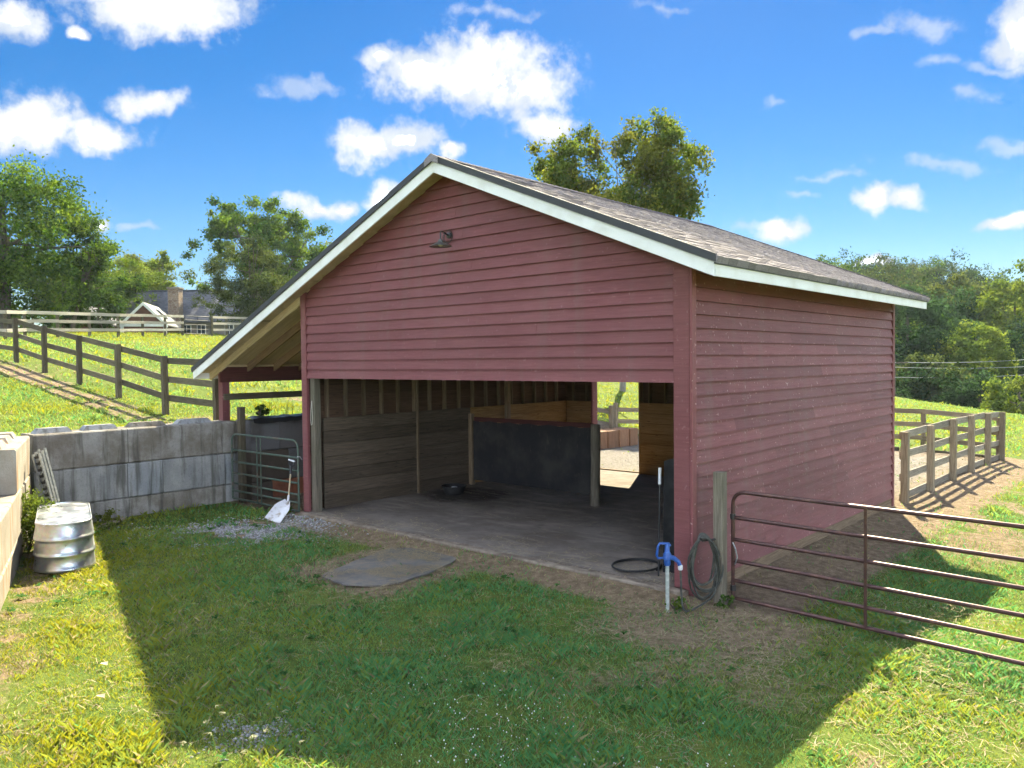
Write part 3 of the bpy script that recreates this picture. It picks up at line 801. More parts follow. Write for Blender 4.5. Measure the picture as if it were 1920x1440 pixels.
# dark drip edge just above the fascia
for (xa, xb) in ((RX, EX + 0.045), (LX - 0.045, RX)):
    rake_piece(xa, xb, Y0 - 0.05, Y0 - 0.0, -0.10, -0.014, 'drip_edge', 'drip_edge', roof)
    rake_piece(xa, xb, Y1, Y1 + 0.05, -0.10, -0.014, 'drip_edge', 'drip_edge', roof)
MB().box((EX + 0.022, Y0 - 0.03, roof_top(EX + 0.03) - 0.012), (EX + 0.05, Y1 + 0.03, roof_top(EX + 0.03) + 0.055)).build('drip_edge', 'drip_edge', roof)
# shingles on the right slope: nearest 300 as pieces, the rest in one mesh; left slope joined
def shingle_boxes(side):
    out = []; L = (EX + 0.05 - RX) / cs if side > 0 else (RX - LX + 0.05) / cs
    n = int(L / 0.14) + 1
    for c in range(n):
        s0 = L - c * 0.14; s1 = max(s0 - 0.17, 0.02)
        y = Y0 - 0.045 + random.uniform(-0.25, 0.0)
        while y < Y1 + 0.06:
            w = random.uniform(0.14, 0.40); a, b = max(y, Y0 - 0.045 + random.uniform(0, 0.012)), min(y + w, Y1 + 0.06)
            if b - a > 0.03: out.append((s0, s1, a + 0.002, b - 0.002, random.choice((0.004, 0.009)) + random.uniform(0, 0.002)))
            y += w
    return out
def shingle_geo(b, side):
    s0, s1, a, c, th = b; vs = []
    base = 0.070
    for s, h in ((s0, base + th), (s1, base - 0.004 + th * 0.3)):
        for y in (a, c):
            for hh in (0.004, h):
                vs.append((RX + side * (s * cs + hh * sn), y, RZ - s * sn + hh * cs))
    fs = [(1, 3, 7, 5), (0, 2, 3, 1), (0, 1, 5, 4), (2, 6, 7, 3)]
    if side < 0: fs = [f[::-1] for f in fs]
    return vs, fs
bx = shingle_boxes(1)
bx.sort(key=lambda b: (Vector((RX + (b[0] + b[1]) / 2 * cs, (b[2] + b[3]) / 2, RZ - b[0] * sn)) - CP).length)
for b in bx[:300]:
    vs, fs = shingle_geo(b, 1); MB().add(vs, fs).build('shingle', 'shingle', roof)
def shingle_field(lst, side, name):
    V, F, T = [], [], []
    for b in lst:
        vs, fs = shingle_geo(b, side); k = len(V); V += vs; F += [[k + q for q in f] for f in fs]
        T += [[random.uniform(0.7, 1.1)] * 3] * len(vs)
    np_mesh(name, V, F, 'shingle_field', roof, tint=np.array(T), kind='stuff')
shingle_field(bx[300:], 1, 'shingle_courses')
shingle_field(shingle_boxes(-1), -1, 'shingle_courses')
rc = MB(); y = Y0 - 0.07
while y < Y1 + 0.05:
    a, b, h0, h1 = y, y + 0.16, 0.112, 0.098
    rc.add([(RX - 0.14, a, RZ - 0.14 * SL + h0 - .01), (RX, a, RZ + h0), (RX + 0.14, a, RZ - 0.14 * SL + h0 - .01), (RX - 0.14, b, RZ - 0.14 * SL + h1 - .01), (RX, b, RZ + h1), (RX + 0.14, b, RZ - 0.14 * SL + h1 - .01),
            (RX - 0.14, a, RZ - 0.14 * SL), (RX, a, RZ), (RX + 0.14, a, RZ - 0.14 * SL)],
           [(0, 1, 4, 3), (1, 2, 5, 4), (6, 7, 1, 0), (7, 8, 2, 1)]); y += 0.14
rc.build('ridge_cap', 'shingle', roof)
# lean-to: outer posts, beam and rail
PX_ = -10.55
for yy in (0.12, 3.7, 7.3):
    MB().box((PX_ - 0.08, yy - 0.08, 1.45 if yy < 6 else 0.8), (PX_ + 0.08, yy + 0.08, 2.645), 0.006).build('lean_to_post', 'paint_red_side', barn)
MB().box((PX_ + 0.082, -0.02, 2.34), (PX_ + 0.12, BD + 0.05, 2.645), 0.004).build('lean_to_beam', 'wood_dark_red', barn)
MB().box((PX_ - 0.07, -0.01, 2.648), (PX_ + 0.13, BD + 0.05, 2.69)).build('top_plate', 'wood_pale', barn)
MB().box((PX_ + 0.082, 0.06, 1.98), (PX_ + 0.118, BD, 2.11), 0.004).build('lean_to_rail', 'wood_fence', barn)

# barn light on the gable
lamp = thing('barn_light', 'dark enamel gooseneck barn light mounted high on the red gable', 'lamp', (-4.0, -0.02, 4.55))
LC = Vector((-3.73, -0.30, 4.35))
MB().lathe([(0.008, 0.075), (0.035, 0.07), (0.042, 0.035), (0.085, 0.015), (0.14, -0.014), (0.158, -0.024), (0.156, -0.028), (0.135, -0.02), (0.035, 0.0)], LC, n=28, cap=False).build('lamp_shade', 'lamp_enamel', lamp, smooth=40)
MB().lathe([(0.005, -0.03), (0.03, -0.02), (0.034, 0.015), (0.015, 0.045)], LC, n=14).build('bulb', 'bulb_glass', lamp, smooth=50)
gp = [(-3.84, -0.02, 4.52), (-3.83, -0.08, 4.525), (-3.78, -0.2, 4.545), (-3.745, -0.28, 4.54), (-3.732, -0.30, 4.51), (-3.73, -0.30, 4.41)]
MB().tube(gp, 0.010, 8).build('gooseneck_arm', 'metal_dark', lamp, smooth=60)
rg = [(-3.86 + 0.088 * math.cos(q), -0.03, 4.505 + 0.09 * math.sin(q)) for q in np.linspace(0, 2 * math.pi, 21)[:-1]]
MB().tube(rg, 0.007, 6, closed=True).build('wall_ring', 'metal_dark', lamp, smooth=60)
MB().lathe([(0.045, 0), (0.045, 0.02), (0.018, 0.03)], (-3.84, -0.018, 4.52), (0, -1, 0), 16).build('wall_plate', 'metal_dark', lamp, smooth=40)

# ------------------------------------------------------------------ stall divider and things inside the barn
par = thing('stall_divider', 'black rubber stall divider panel between log posts inside the barn', 'divider', (-5.9, 4.0, 0.1))
pp = MB(); NXP = 24
vs, fs = [], []
for i in range(NXP + 1):
    x = -7.36 + (3.12) * i / NXP
    sag = 0.018 * math.sin(i * 1.9) + 0.01 * random.uniform(-1, 1)
    tp = 1.46 - 0.025 * abs(math.sin(i * math.pi / 4.0))
    for j, zz in enumerate((0.2, 0.5, 0.85, 1.2, tp)):
        vs.append((x, 3.985 + sag * (1 - abs(j - 2) / 3), zz))
for i in range(NXP):
    for j in range(4): fs.append((i * 5 + j, (i + 1) * 5 + j, (i + 1) * 5 + j + 1, i * 5 + j + 1))
n0 = len(vs); vs2 = [(a, b + 0.02, c) for a, b, c in vs]
fs2 = [tuple(n0 + q for q in f[::-1]) for f in fs]
pp.add(vs + vs2, fs + fs2); pp.build('rubber_panel', 'panel_black', par, smooth=40)
MB().box((-7.36, 4.01, 1.44), (-4.24, 4.05, 1.53), 0.004).build('top_rail', 'wood_dark_red', par)
MB().box((-7.36, 4.01, 0.5), (-4.24, 4.045, 0.6), 0.004).build('mid_rail', 'wood_stud', par)
MB().box((-7.41, 3.93, 0.1), (-7.31, 4.03, 1.6), 0.008).build('end_post', 'wood_stud', par)
def logpost(p0, p1, r):
    P0, P1 = Vector(p0), Vector(p1)
    pts = [P0.lerp(P1, t) + Vector((random.uniform(-.006, .006), random.uniform(-.006, .006), 0)) for t in np.linspace(0, 1, 7)]
    return MB().tube(pts, [r * q for q in (1.06, 1.0, 0.97, 1.0, 0.98, 1.0, 0.96)], 12)
logpost((-3.86, 3.55, 0.09), (-3.86, 3.58, 1.56), 0.085).build('log_post', 'wood_log', par, smooth=50)
logpost((-4.24, 4.12, 0.09), (-4.22, 4.12, 1.42), 0.075).build('log_post', 'wood_log', par, smooth=50)
MB().tube([(-4.2, 4.0, 1.47), (-3.88, 3.6, 1.46)], 0.018, 6).build('tie_rope', 'rubber_black', par)

pan = thing('feed_pan', 'black rubber feed pan on the dark stained barn floor', 'feed pan', (-6.75, 2.85, 0.1))
MB().lathe([(0.16, 0.0), (0.20, 0.06), (0.235, 0.16), (0.25, 0.165), (0.25, 0.175), (0.228, 0.172), (0.19, 0.07), (0.15, 0.03), (0.02, 0.028)], (-6.75, 2.85, 0.1), n=24, cap=False).build('pan', 'rubber_black', pan, smooth=40)
MB().lathe([(0.06, 0), (0.075, 0.03), (0.05, 0.055), (0.01, 0.06)], (-6.72, 2.83, 0.2), n=10).build('pan_highlight', 'white_plastic', pan, smooth=40)  # white lump added as the highlight in the pan

mt = MB()
vs, fs = [], []
for i in range(9):
    x = -0.62 + 0.44 * i / 8; yb = 0.42 + 0.05 * math.sin(i * 0.6)
    for j in range(5):
        zz = 0.1 + (1.36 + 0.035 * math.sin(i * 0.8)) * j / 4
        vs.append((x, yb + 0.04 * j / 4, zz))
for i in range(8):
    for j in range(4): fs.append((i * 5 + j, (i + 1) * 5 + j, (i + 1) * 5 + j + 1, i * 5 + j + 1))
n0 = len(vs)
vs2 = [(a, b + 0.05, c) for a, b, c in vs]
edge = [(0 + j, j + 1, n0 + j + 1, n0 + j) for j in range(4)] + [(i * 5 + 4, (i + 1) * 5 + 4, n0 + (i + 1) * 5 + 4, n0 + i * 5 + 4) for i in range(8)]
mt.add(vs + vs2, fs + [tuple(n0 + q for q in f[::-1]) for f in fs] + edge)
mt.build('propped_mat', 'rubber_black', None, smooth=40, label='black rubber mat propped upright just inside the front corner post', cat='mat')
pole = thing('utility_rod', 'thin dark rod with a white tip leaning at the front corner', 'rod', (-0.60, 0.30, 0.1))
MB().tube([(-0.56, 0.22, 0.1), (-0.585, 0.30, 1.22)], 0.011, 8).build('shaft', 'plastic_black', pole)
MB().tube([(-0.584, 0.298, 1.20), (-0.588, 0.31, 1.40)], 0.019, 10).build('white_tip', 'white_plastic', pole, smooth=50)

fl = []
for q in np.linspace(0, 4.3 * math.pi, 80):
    fl.append((-0.98 + (0.27 + 0.012 * math.sin(q * .7)) * math.cos(q) * 1.05, 0.40 + (0.33 + 0.015 * math.cos(q * .6)) * math.sin(q), 0.115 + 0.0045 * q / 2))
MB().tube(fl, 0.011, 6).build('coiled_hose', 'hose_black', None, smooth=60, label='thin black hose coiled on the concrete floor by the opening', cat='hose')
cord = [(-BW + 0.225, 0.018, 2.05), (-BW + 0.20, 0.014, 1.9), (-BW + 0.185, 0.014, 1.72), (-BW + 0.20, 0.014, 1.62), (-BW + 0.23, 0.014, 1.64), (-BW + 0.245, 0.014, 1.75), (-BW + 0.232, 0.016, 1.95), (-BW + 0.225, 0.018, 2.05)]
MB().tube(cord, 0.005, 6).build('hanging_cord', 'rope', None, smooth=60, label='pale cord looped on the post inside the left front corner', cat='cord')

# ------------------------------------------------------------------ concrete block walls
ROWS = [(-0.30, 0.328), (0.333, 0.947), (0.953, 1.57)]
def block(parent, o, dx, dn, t0, t1, z0, z1, depth, mat, keys=0, label=None):
    """block whose visible face runs along dx from t0 to t1 and whose back lies depth behind it"""
    o, dx, dn = Vector((*o, 0)), Vector((*dx, 0)), Vector((*dn, 0))
    j = random.uniform(-0.012, 0.012)
    a = o + dx * (t0 + 0.005) + dn * j; b = o + dx * (t1 - 0.005) + dn * j
    c = 0.022; zm = (z0 + z1) / 2
    m = MB().beam(a - dn * depth / 2 + Vector((0, 0, zm)), b - dn * depth / 2 + Vector((0, 0, zm)), depth, z1 - z0, (0, 0, 1), c)
    ob = m.build('concrete_block', mat, parent)
    if label: ob['label'] = label
    for k in range(keys):
        q = t0 + (t1 - t0) * (k + 0.5) / keys; hl = min(0.34, (t1 - t0) / keys * 0.38)
        mid = o + dx * q - dn * depth / 2; P = []
        for (s, w, zz) in ((1.0, 0.13, z1 + 0.001), (0.78, 0.085, z1 + 0.085)):
            for (sx, sy) in ((-1, -1), (1, -1), (1, 1), (-1, 1)):
                v = mid + dx * (hl * s * sx) + dn * (w * sy); P.append((v.x, v.y, zz))
        MB().add(P, [(4, 5, 6, 7), (0, 1, 5, 4), (1, 2, 6, 5), (2, 3, 7, 6), (3, 0, 4, 7), (3, 2, 1, 0)]).build('shear_key', mat, ob)
    return ob
w1 = thing('retaining_wall', 'grey stained concrete block retaining wall in shade left of the barn', 'wall', (-10.4, -1.8, 0))
A1 = ((-10.1, 0), (0, 1), (1, 0))
for r, cuts in enumerate(([-3.5, -1.98, -0.12], [-3.5, -2.0, -1.37, -0.14], [-3.5, -1.98, -0.18, 0.16])):
    for a, b in zip(cuts[:-1], cuts[1:]): block(w1, *A1, a, b, *ROWS[r], 0.6, 'concrete_block', keys=2 if r == 2 and b - a > 1 else 0)
block(w1, *A1, -0.13, 0.16, *ROWS[0], 0.6, 'concrete_block'); block(w1, *A1, -0.13, 0.16, *ROWS[1], 0.6, 'concrete_block')
w3 = thing('retaining_wall', 'concrete block wall with painted-in shade under the lean-to behind the green gate', 'wall', (-10.2, 3.5, 0))
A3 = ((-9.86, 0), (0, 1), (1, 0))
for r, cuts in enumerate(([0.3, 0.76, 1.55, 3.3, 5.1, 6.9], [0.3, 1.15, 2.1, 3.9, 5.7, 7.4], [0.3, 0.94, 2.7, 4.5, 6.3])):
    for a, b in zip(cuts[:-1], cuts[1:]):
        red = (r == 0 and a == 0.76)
        block(w3, *A3, a, b, *ROWS[r], 0.6, 'concrete_red' if red else 'concrete_shaded', label='rust red concrete block at the bottom' if red else None)
w2 = thing('retaining_wall', 'sunlit tan concrete block wall at the left edge with stepped end', 'wall', (-8.0, -4.6, 0))
A2 = (W2O, W2D, W2N)
for r, cuts in enumerate(([0.02, 0.6, 2.4, 4.2, 6.0, 7.8], [0.02, 1.5, 3.3, 5.1, 6.6], [0.02, 0.62, 2.42])):
    for a, b in zip(cuts[:-1], cuts[1:]): block(w2, *A2, a, b, *ROWS[r], 0.6, 'concrete_pale', keys=2 if r == 2 and b - a > 1 else (1 if r == 2 else 0))
# dark plastic edging lying on the lean-to wall
vs, fs = [], []
for i in range(40):
    y = 0.35 + i * 0.14; q = 0.02 * math.sin(i * 1.3) + random.uniform(-.01, .02)
    vs += [(-9.84 + random.uniform(0, .02), y, 1.50 + random.uniform(0, .03)), (-9.85, y, 1.60 + abs(q)), (-10.1, y, 1.615 + abs(q) + random.uniform(0, .03)), (-10.4, y, 1.585)]
for i in range(39):
    for j in range(3): fs.append((i * 4 + j, (i + 1) * 4 + j, (i + 1) * 4 + j + 1, i * 4 + j + 1))
MB().add(vs, fs).build('plastic_sheet', 'plastic_black', None, smooth=50, label='crumpled black plastic sheet along the top of the lean-to wall', cat='plastic sheet')
# timber edging seen through the back doorway
te = thing('timber_edging', 'low wall of upright brown timber blocks beyond the back doorway', 'edging', (-9.8, 11.5, 0))
y = 8.6
while y < 13.75:
    w = random.uniform(0.42, 0.62); x = -9.86 + 0.137 * (y - 10.5) / 1.75 if y > 9 else -9.95
    MB().beam((x - 0.35, y + w / 2 - .006, -0.1), (x - 0.35, y + w / 2 - .006, 0.47 + random.uniform(-.01, .015)), 0.70, w - 0.012, (0, 1, 0), 0.01).build('timber_block', 'wood_tie', te); y += w

# ------------------------------------------------------------------ gates
def tube_gate(th, p0, p1, zs, r, mat, braces, rc=0.14, flat_brace=False):
    P0, P1 = Vector(p0), Vector(p1); d = (P1 - P0); L = d.length; d.normalize()
    zt, zb = zs[-1], zs[0]
    up = Vector((0, 0, 1)); pts = []
    def arc(c, a0, a1):
        return [c + d * (rc * math.cos(q)) + up * (rc * math.sin(q)) for q in np.linspace(a0, a1, 7)]
    pts = [P0 + up * zb, P0 + up * (zt - rc)] + arc(P0 + d * rc + up * (zt - rc), math.pi, math.pi / 2)[1:] + arc(P0 + d * (L - rc) + up * (zt - rc), math.pi / 2, 0) + [P1 + up * zb]
    MB().tube(pts, r, 10).build('frame', mat, th, smooth=60)
    for zz in zs[:-1]: MB().tube([P0 + up * zz, P1 + up * zz], r, 10).build('bar', mat, th, smooth=60)
    for b in braces:
        q = P0 + d * b + Vector((d.y, -d.x, 0)) * (r + 0.006) * (-1 if d.x < 0 else 1)
        MB().beam(q + up * zb, q + up * (zt - 0.002), 0.03, 0.008, (d.y, -d.x, 0)).build('brace', mat, th)
ng = thing('tube_gate', 'brown painted steel tube gate in the right foreground', 'gate', (0.43, 0.22, 0))
GZ = [0.035 + v for v in (0, 0.20, 0.42, 0.66, 0.905, 1.195)]
tube_gate(ng, (0.415, 0.19, 0), (4.95, -0.12, 0), GZ, 0.0215, 'gate_brown', [1.46, 3.0])
for zz in (0.15, 0.95): MB().lathe([(0.032, -0.03), (0.032, 0.03)], (0.415, 0.19, zz), n=12).build('hinge_collar', 'metal_dark', ng, smooth=40)
ch = [(0.42, 0.17, 0.66), (0.46, 0.155, 0.60), (0.475, 0.17, 0.50), (0.45, 0.165, 0.42)]
MB().tube(ch, 0.008, 6).build('chain', 'metal_grey', ng)
MB().box((0.25, 0.03, -0.4), (0.37, 0.15, 1.45), 0.014).build('gate_post', 'wood_log', None, label='weathered square wooden post carrying the brown tube gate', cat='post')
MB().box((5.0, -0.19, -0.4), (5.13, -0.06, 1.36), 0.014).build('gate_post', 'wood_fence_pale', None, label='wooden latch post at the free end of the brown gate', cat='post')
gg = thing('tube_gate', 'faded green tube gate closing the front of the lean-to', 'gate', (-9.98, -0.05, 0))
tube_gate(gg, (-9.98, -0.05, 0), (-7.71, -0.05, 0), [0.08 + 1.26 * q for q in (0, .12, .235, .395, .57, .755, 1.0)], 0.019, 'gate_green', [0.95, 1.08], rc=0.16)
MB().tube([(-7.71, -0.07, 1.05), (-7.64, -0.06, 1.06), (-7.62, -0.03, 1.0)], 0.009, 6).build('latch', 'metal_grey', gg)
MB().box((-9.90, 0.02, -0.2), (-9.78, 0.14, 1.86), 0.012).build('gate_post', 'wood_fence', None, label='dark wooden hinge post beside the green gate', cat='post')

# ------------------------------------------------------------------ hydrant, hoses, shovel, tank
hyd = thing('yard_hydrant', 'blue headed yard hydrant on a pale galvanized pipe beside the barn corner', 'hydrant', (0.03, -0.58, 0))
HX, HY = 0.03, -0.58
RD = Vector((0.75, 0.66, 0))
MB().tube([(HX, HY, -0.1), (HX, HY, 0.50)], 0.021, 12).build('pipe', 'galvanized_pipe', hyd, smooth=50)
hd = MB().lathe([(0.03, 0), (0.036, 0.02), (0.036, 0.06), (0.045, 0.07), (0.045, 0.12), (0.03, 0.15), (0.024, 0.22), (0.02, 0.235)], (HX, HY, 0.49), n=16).build('head', 'blue_paint', hyd, smooth=40)
H0 = Vector((HX, HY, 0.0))
MB().tube([H0 + Vector((0, 0, 0.58)), H0 + RD * 0.07 + Vector((0, 0, 0.57)), H0 + RD * 0.12 + Vector((0, 0, 0.53)), H0 + RD * 0.135 + Vector((0, 0, 0.49))], [0.03, 0.026, 0.023, 0.022], 12).build('spout', 'blue_paint', hd, smooth=50)
lev = [H0 + RD * q + Vector((0, 0, zz)) for q, zz in ((0.03, 0.70), (0.02, 0.725), (-0.08, 0.73), (-0.10, 0.70), (-0.115, 0.60), (-0.10, 0.57), (-0.04, 0.575))]
MB().tube(lev, 0.014, 8).build('handle', 'blue_paint', hyd, smooth=50)
S1 = H0 + RD * 0.135
MB().lathe([(0.022, 0), (0.026, 0.012), (0.026, 0.05), (0.020, 0.055)], S1 + Vector((0.004, 0.004, 0.44)), n=14).build('connector', 'white_plastic', hyd, smooth=40)
hose = thing('garden_hose', 'dark garden hose hung in long loops beside the gate post', 'hose', (0.2, -0.12, 0))
HC = Vector((0.215, -0.10, 0))
hanger = MB().tube([(0.31, 0.10, 0.70), (0.25, -0.02, 0.70), (0.20, -0.12, 0.70), (0.19, -0.16, 0.74)], 0.012, 8).build('hanger', 'metal_dark', hose, smooth=60)
for q in range(6):
    hw = random.uniform(0.12, 0.235); top = 0.73 + 0.008 * q; bot = random.uniform(0.0, 0.22); yo = -0.03 * q + 0.04; off = random.uniform(-.03, .03)
    pts = []
    for a in np.linspace(0, 2 * math.pi, 29)[:-1]:
        cz = (top + bot) / 2 + (top - bot) / 2 * math.cos(a)
        wv = hw * math.sin(a) * (0.75 + 0.25 * (1 - math.cos(a)) / 2 * 1.2)
        wob = 0.012 * math.sin(3 * a + q)
        pts.append(HC + RD * (wv + off * (1 - math.cos(a)) / 2 + wob) + Vector((0.5, -0.6, 0)) * (yo * 0.35 + 0.02 * math.sin(2 * a + q)) + Vector((0, 0, max(cz, 0.02))))
    MB().tube(pts, 0.0115, 7, closed=True).build('loop', 'hose', hose, smooth=60)
lead = [S1 + Vector((0.004, 0.004, 0.45)), S1 + Vector((0.01, 0.0, 0.36)), S1 + Vector((0.03, -0.02, 0.18)), S1 + Vector((0.05, -0.02, 0.04)), S1 + Vector((0.12, 0.02, 0.02)), HC + RD * 0.12 + Vector((0, -0.05, 0.10)), HC + RD * 0.16 + Vector((0, -0.03, 0.35))]
def smooth_pts(P, n=6):
    out = []; P = [Vector(p) for p in P]
    for i in range(len(P) - 1):
        p0, p1, p2, p3 = P[max(i - 1, 0)], P[i], P[i + 1], P[min(i + 2, len(P) - 1)]
        for k in range(n):
            u = k / n
            out.append(0.5 * ((2 * p1) + (p2 - p0) * u + (2 * p0 - 5 * p1 + 4 * p2 - p3) * u * u + (3 * p1 - p0 - 3 * p2 + p3) * u ** 3))
    return out + [P[-1]]
MB().tube(smooth_pts(lead), 0.0115, 7).build('lead', 'hose', hose, smooth=60)

sv = thing('scoop_shovel', 'white scoop shovel leaning against the green gate', 'shovel', (-7.62, -0.6, 0))
NK, TOP = Vector((-7.66, -0.30, 0.29)), Vector((-7.86, -0.09, 0.93))
TIP = Vector((-7.58, -0.66, 0.02))
ax = (TIP - NK); BL = ax.length; ax.normalize(); sd = RD.copy(); sd = (sd - ax * sd.dot(ax)).normalized(); nn = ax.cross(sd)
if nn.z < 0: nn = -nn
vs, fs = [], []
for i in range(9):
    u = i / 8; hw = 0.15 * min(1.0, 0.35 + 1.9 * u) if u < 0.35 else 0.15 + 0.012 * (u - .35)
    for j in range(7):
        s = j / 3 - 1
        vs.append(NK + ax * (BL * u) + sd * (hw * s) + nn * (0.06 * abs(s) ** 2.5 * (1 - 0.55 * u)))
for i in range(8):
    for j in range(6): fs.append((i * 7 + j, i * 7 + j + 1, (i + 1) * 7 + j + 1, (i + 1) * 7 + j))
n0 = len(vs); vs += [v - nn * 0.006 for v in vs]
fs += [tuple(n0 + q for q in f[::-1]) for f in fs]
MB().add(vs, fs).build('blade', 'shovel_white', sv, smooth=40)
sdv = (TOP - NK).normalized()
MB().tube([NK + ax * 0.06 + nn * 0.012, NK + nn * 0.01, NK + sdv * 0.12], [0.02, 0.021, 0.018], 10).build('socket', 'shovel_white', sv, smooth=50)
MB().tube([NK + sdv * 0.10, NK + sdv * 0.52], 0.0145, 10).build('shaft', 'wood_pale', sv, smooth=50)
MB().tube([NK + sdv * 0.50, NK + sdv * 0.64], [0.018, 0.022], 10).build('grip_socket', 'plastic_black', sv, smooth=50)
g0 = NK + sdv * 0.63; gt = NK + sdv * 0.75
MB().tube([g0, g0 + sdv * 0.05 - sd * 0.05, gt - sd * 0.055], 0.011, 8).tube([g0, g0 + sdv * 0.05 + sd * 0.05, gt + sd * 0.055], 0.011, 8).build('grip_yoke', 'plastic_black', sv, smooth=50)
MB().tube([gt - sd * 0.065, gt + sd * 0.065], 0.016, 10).build('grip_bar', 'white_plastic', sv, smooth=50)

# galvanized stock tank turned bottom up
tank = thing('stock_tank', 'upturned oval galvanized stock tank on grass by the sunlit block wall', 'tank', (-7.75, -3.87, 0))
TC, TD = Vector((-7.72, -3.88, 0)), Vector((-0.945, 0.327, 0)); TN = Vector((0.327, 0.945, 0))
def oval(s, hl=0.62, r=0.34, n=14):
    pts = []
    for k in range(n + 1):
        a = -math.pi / 2 + math.pi * k / n; pts.append(TC + TD * (hl + r * s * math.cos(a)) + TN * (r * s * math.sin(a)))
    for k in range(n + 1):
        a = math.pi / 2 + math.pi * k / n; pts.append(TC + TD * (-hl + r * s * math.cos(a)) + TN * (r * s * math.sin(a)))
    return pts
prof = [(1.07, 0.0), (1.09, 0.015), (1.07, 0.035), (1.04, 0.05), (1.03, 0.15), (1.045, 0.185), (1.08, 0.20), (1.08, 0.215), (1.04, 0.23), (1.015, 0.25), (1.005, 0.37), (1.015, 0.395), (1.055, 0.41), (1.055, 0.425), (1.015, 0.44), (0.985, 0.46), (0.965, 0.60), (0.985, 0.605), (0.985, 0.628), (0.96, 0.632), (0.95, 0.615)]
vs, fs = [], []; m_ = 30
for s, zz in prof: vs += [p + Vector((0, 0, zz + 0.01)) for p in oval(s)]
for i in range(len(prof) - 1):
    for k in range(m_):
        l = (k + 1) % m_; fs.append((i * m_ + k, i * m_ + l, (i + 1) * m_ + l, (i + 1) * m_ + k))
MB().add(vs, fs).build('shell', 'galvanized', tank, smooth=50)
vs = [p + Vector((0, 0, 0.625)) for p in oval(0.95)]; vin = [p + Vector((0, 0, 0.632 + random.uniform(-.004, .004))) for p in oval(0.55)]
fs = [(k, (k + 1) % m_, m_ + (k + 1) % m_, m_ + k) for k in range(m_)] + [tuple(range(m_, 2 * m_))]
MB().add(vs + vin, fs).build('bottom_panel', 'galvanized', tank, smooth=30)
# perforated metal channels leaning in the corner
lc = thing('metal_channels', 'bundle of perforated grey metal channels leaning in the wall corner', 'channels', (-9.0, -3.5, 0))
for q in range(3):
    b = Vector((-8.98 + 0.05 * q, -3.44 - 0.055 * q, 0.0)); tpt = Vector((-9.22 + 0.05 * q, -3.66 - 0.055 * q, 1.42 - 0.03 * q))
    d = (tpt - b).normalized(); s_ = Vector((0.75, 0.66, 0)); s_ = (s_ - d * s_.dot(d)).normalized(); f_ = d.cross(s_)
    for e in (-1, 1): MB().beam(b + s_ * 0.05 * e, tpt + s_ * 0.05 * e, 0.02, 0.05, f_).build('flange', 'metal_grey', lc)
    w = MB(); L = (tpt - b).length
    for k in range(14):
        c0 = b + d * (L * (k + 0.2) / 14); c1 = b + d * (L * (k + 0.62) / 14)
        w.beam(c0, c1, 0.084, 0.006, f_)
    w.build('web', 'metal_dark', lc)
brd = MB(); brd.beam((-9.35, -2.75, 0.03), (-9.75, -2.25, 0.05), 0.14, 0.03).build('loose_board', 'wood_fence_pale', None, label='short broken board lying at the foot of the block wall', cat='board')
# rubber mat on the grass
poly0 = [(-4.12, -2.02), (-3.98, -2.2), (-3.5, -2.22), (-3.12, -1.98), (-3.02, -1.7), (-3.1, -1.1), (-3.26, -0.52), (-3.45, -0.36), (-3.75, -0.36), (-4.3, -0.48), (-4.5, -0.6), (-4.44, -1.0)]
poly = []
for i in range(len(poly0)):
    (xa, ya), (xb, yb) = poly0[i], poly0[(i + 1) % len(poly0)]
    for q in range(5):
        poly.append((xa + (xb - xa) * q / 5 + random.uniform(-.022, .022), ya + (yb - ya) * q / 5 + random.uniform(-.022, .022)))
MB().prism([(x, y, -0.004) for x, y in poly], (0, 0, 0.02)).build('rubber_mat', 'rubber_mat', None, label='flat worn grey rubber mat on the grass before the barn', cat='mat')

# ------------------------------------------------------------------ fences
def fence(label, pts, hs, post_h, mat_p, mat_r, side, pw=0.12, rh=0.14, group=None, skip=()):
    """posts at pts; rails on the side given by the sign of side"""
    th = thing('board_fence', label, 'fence', (pts[0][0], pts[0][1], gz(*pts[0])), group)
    B = []
    for i, (x, y) in enumerate(pts):
        z0 = gz(x, y); B.append(Vector((x, y, z0)))
        j = random.uniform(-.02, .02); lx, ly = random.uniform(-.015, .015), random.uniform(-.015, .015)
        MB().beam((x, y, z0 - 0.4), (x + lx, y + ly, z0 + post_h + j), pw, pw, (0, 1, 0) if abs(pts[1][1] - pts[0][1]) < abs(pts[1][0] - pts[0][0]) else (1, 0, 0), 0.008).build('post', mat_p, th)
    for i in range(len(B) - 1):
        if i in skip: continue
        d = (B[i + 1] - B[i]); n = Vector((-d.y, d.x, 0)).normalized() * side * (pw / 2 + 0.02)
        for h in hs:
            j0, j1 = random.uniform(-.015, .015), random.uniform(-.015, .015)
            dd = d.normalized() * 0.004
            MB().beam(B[i] + n + dd + Vector((0, 0, h + j0)), B[i + 1] + n - dd + Vector((0, 0, h + j1)), 0.032, rh, (0, 0, 1), 0.003).build('rail', mat_r, th)
    return th
fence('dark weathered three-rail fence climbing the grassy bank left of the barn', [(-11.0, 0.2), (-13.3, 0.2), (-15.72, 0.17), (-18.05, 0.12), (-20.5, 0.1), (-22.95, 0.12), (-25.4, 0.1), (-27.9, 0.1), (-30.3, 0.1)], (0.38, 0.79, 1.21), 1.32, 'wood_fence', 'wood_fence', -1)
fence('four-rail grey board fence running back from the right barn corner', [(0.06, 8.12 + 1.86 * k) for k in range(6)], (0.09, 0.48, 0.89, 1.28), 1.36, 'wood_fence_pale', 'wood_fence_grey', 1, pw=0.13)
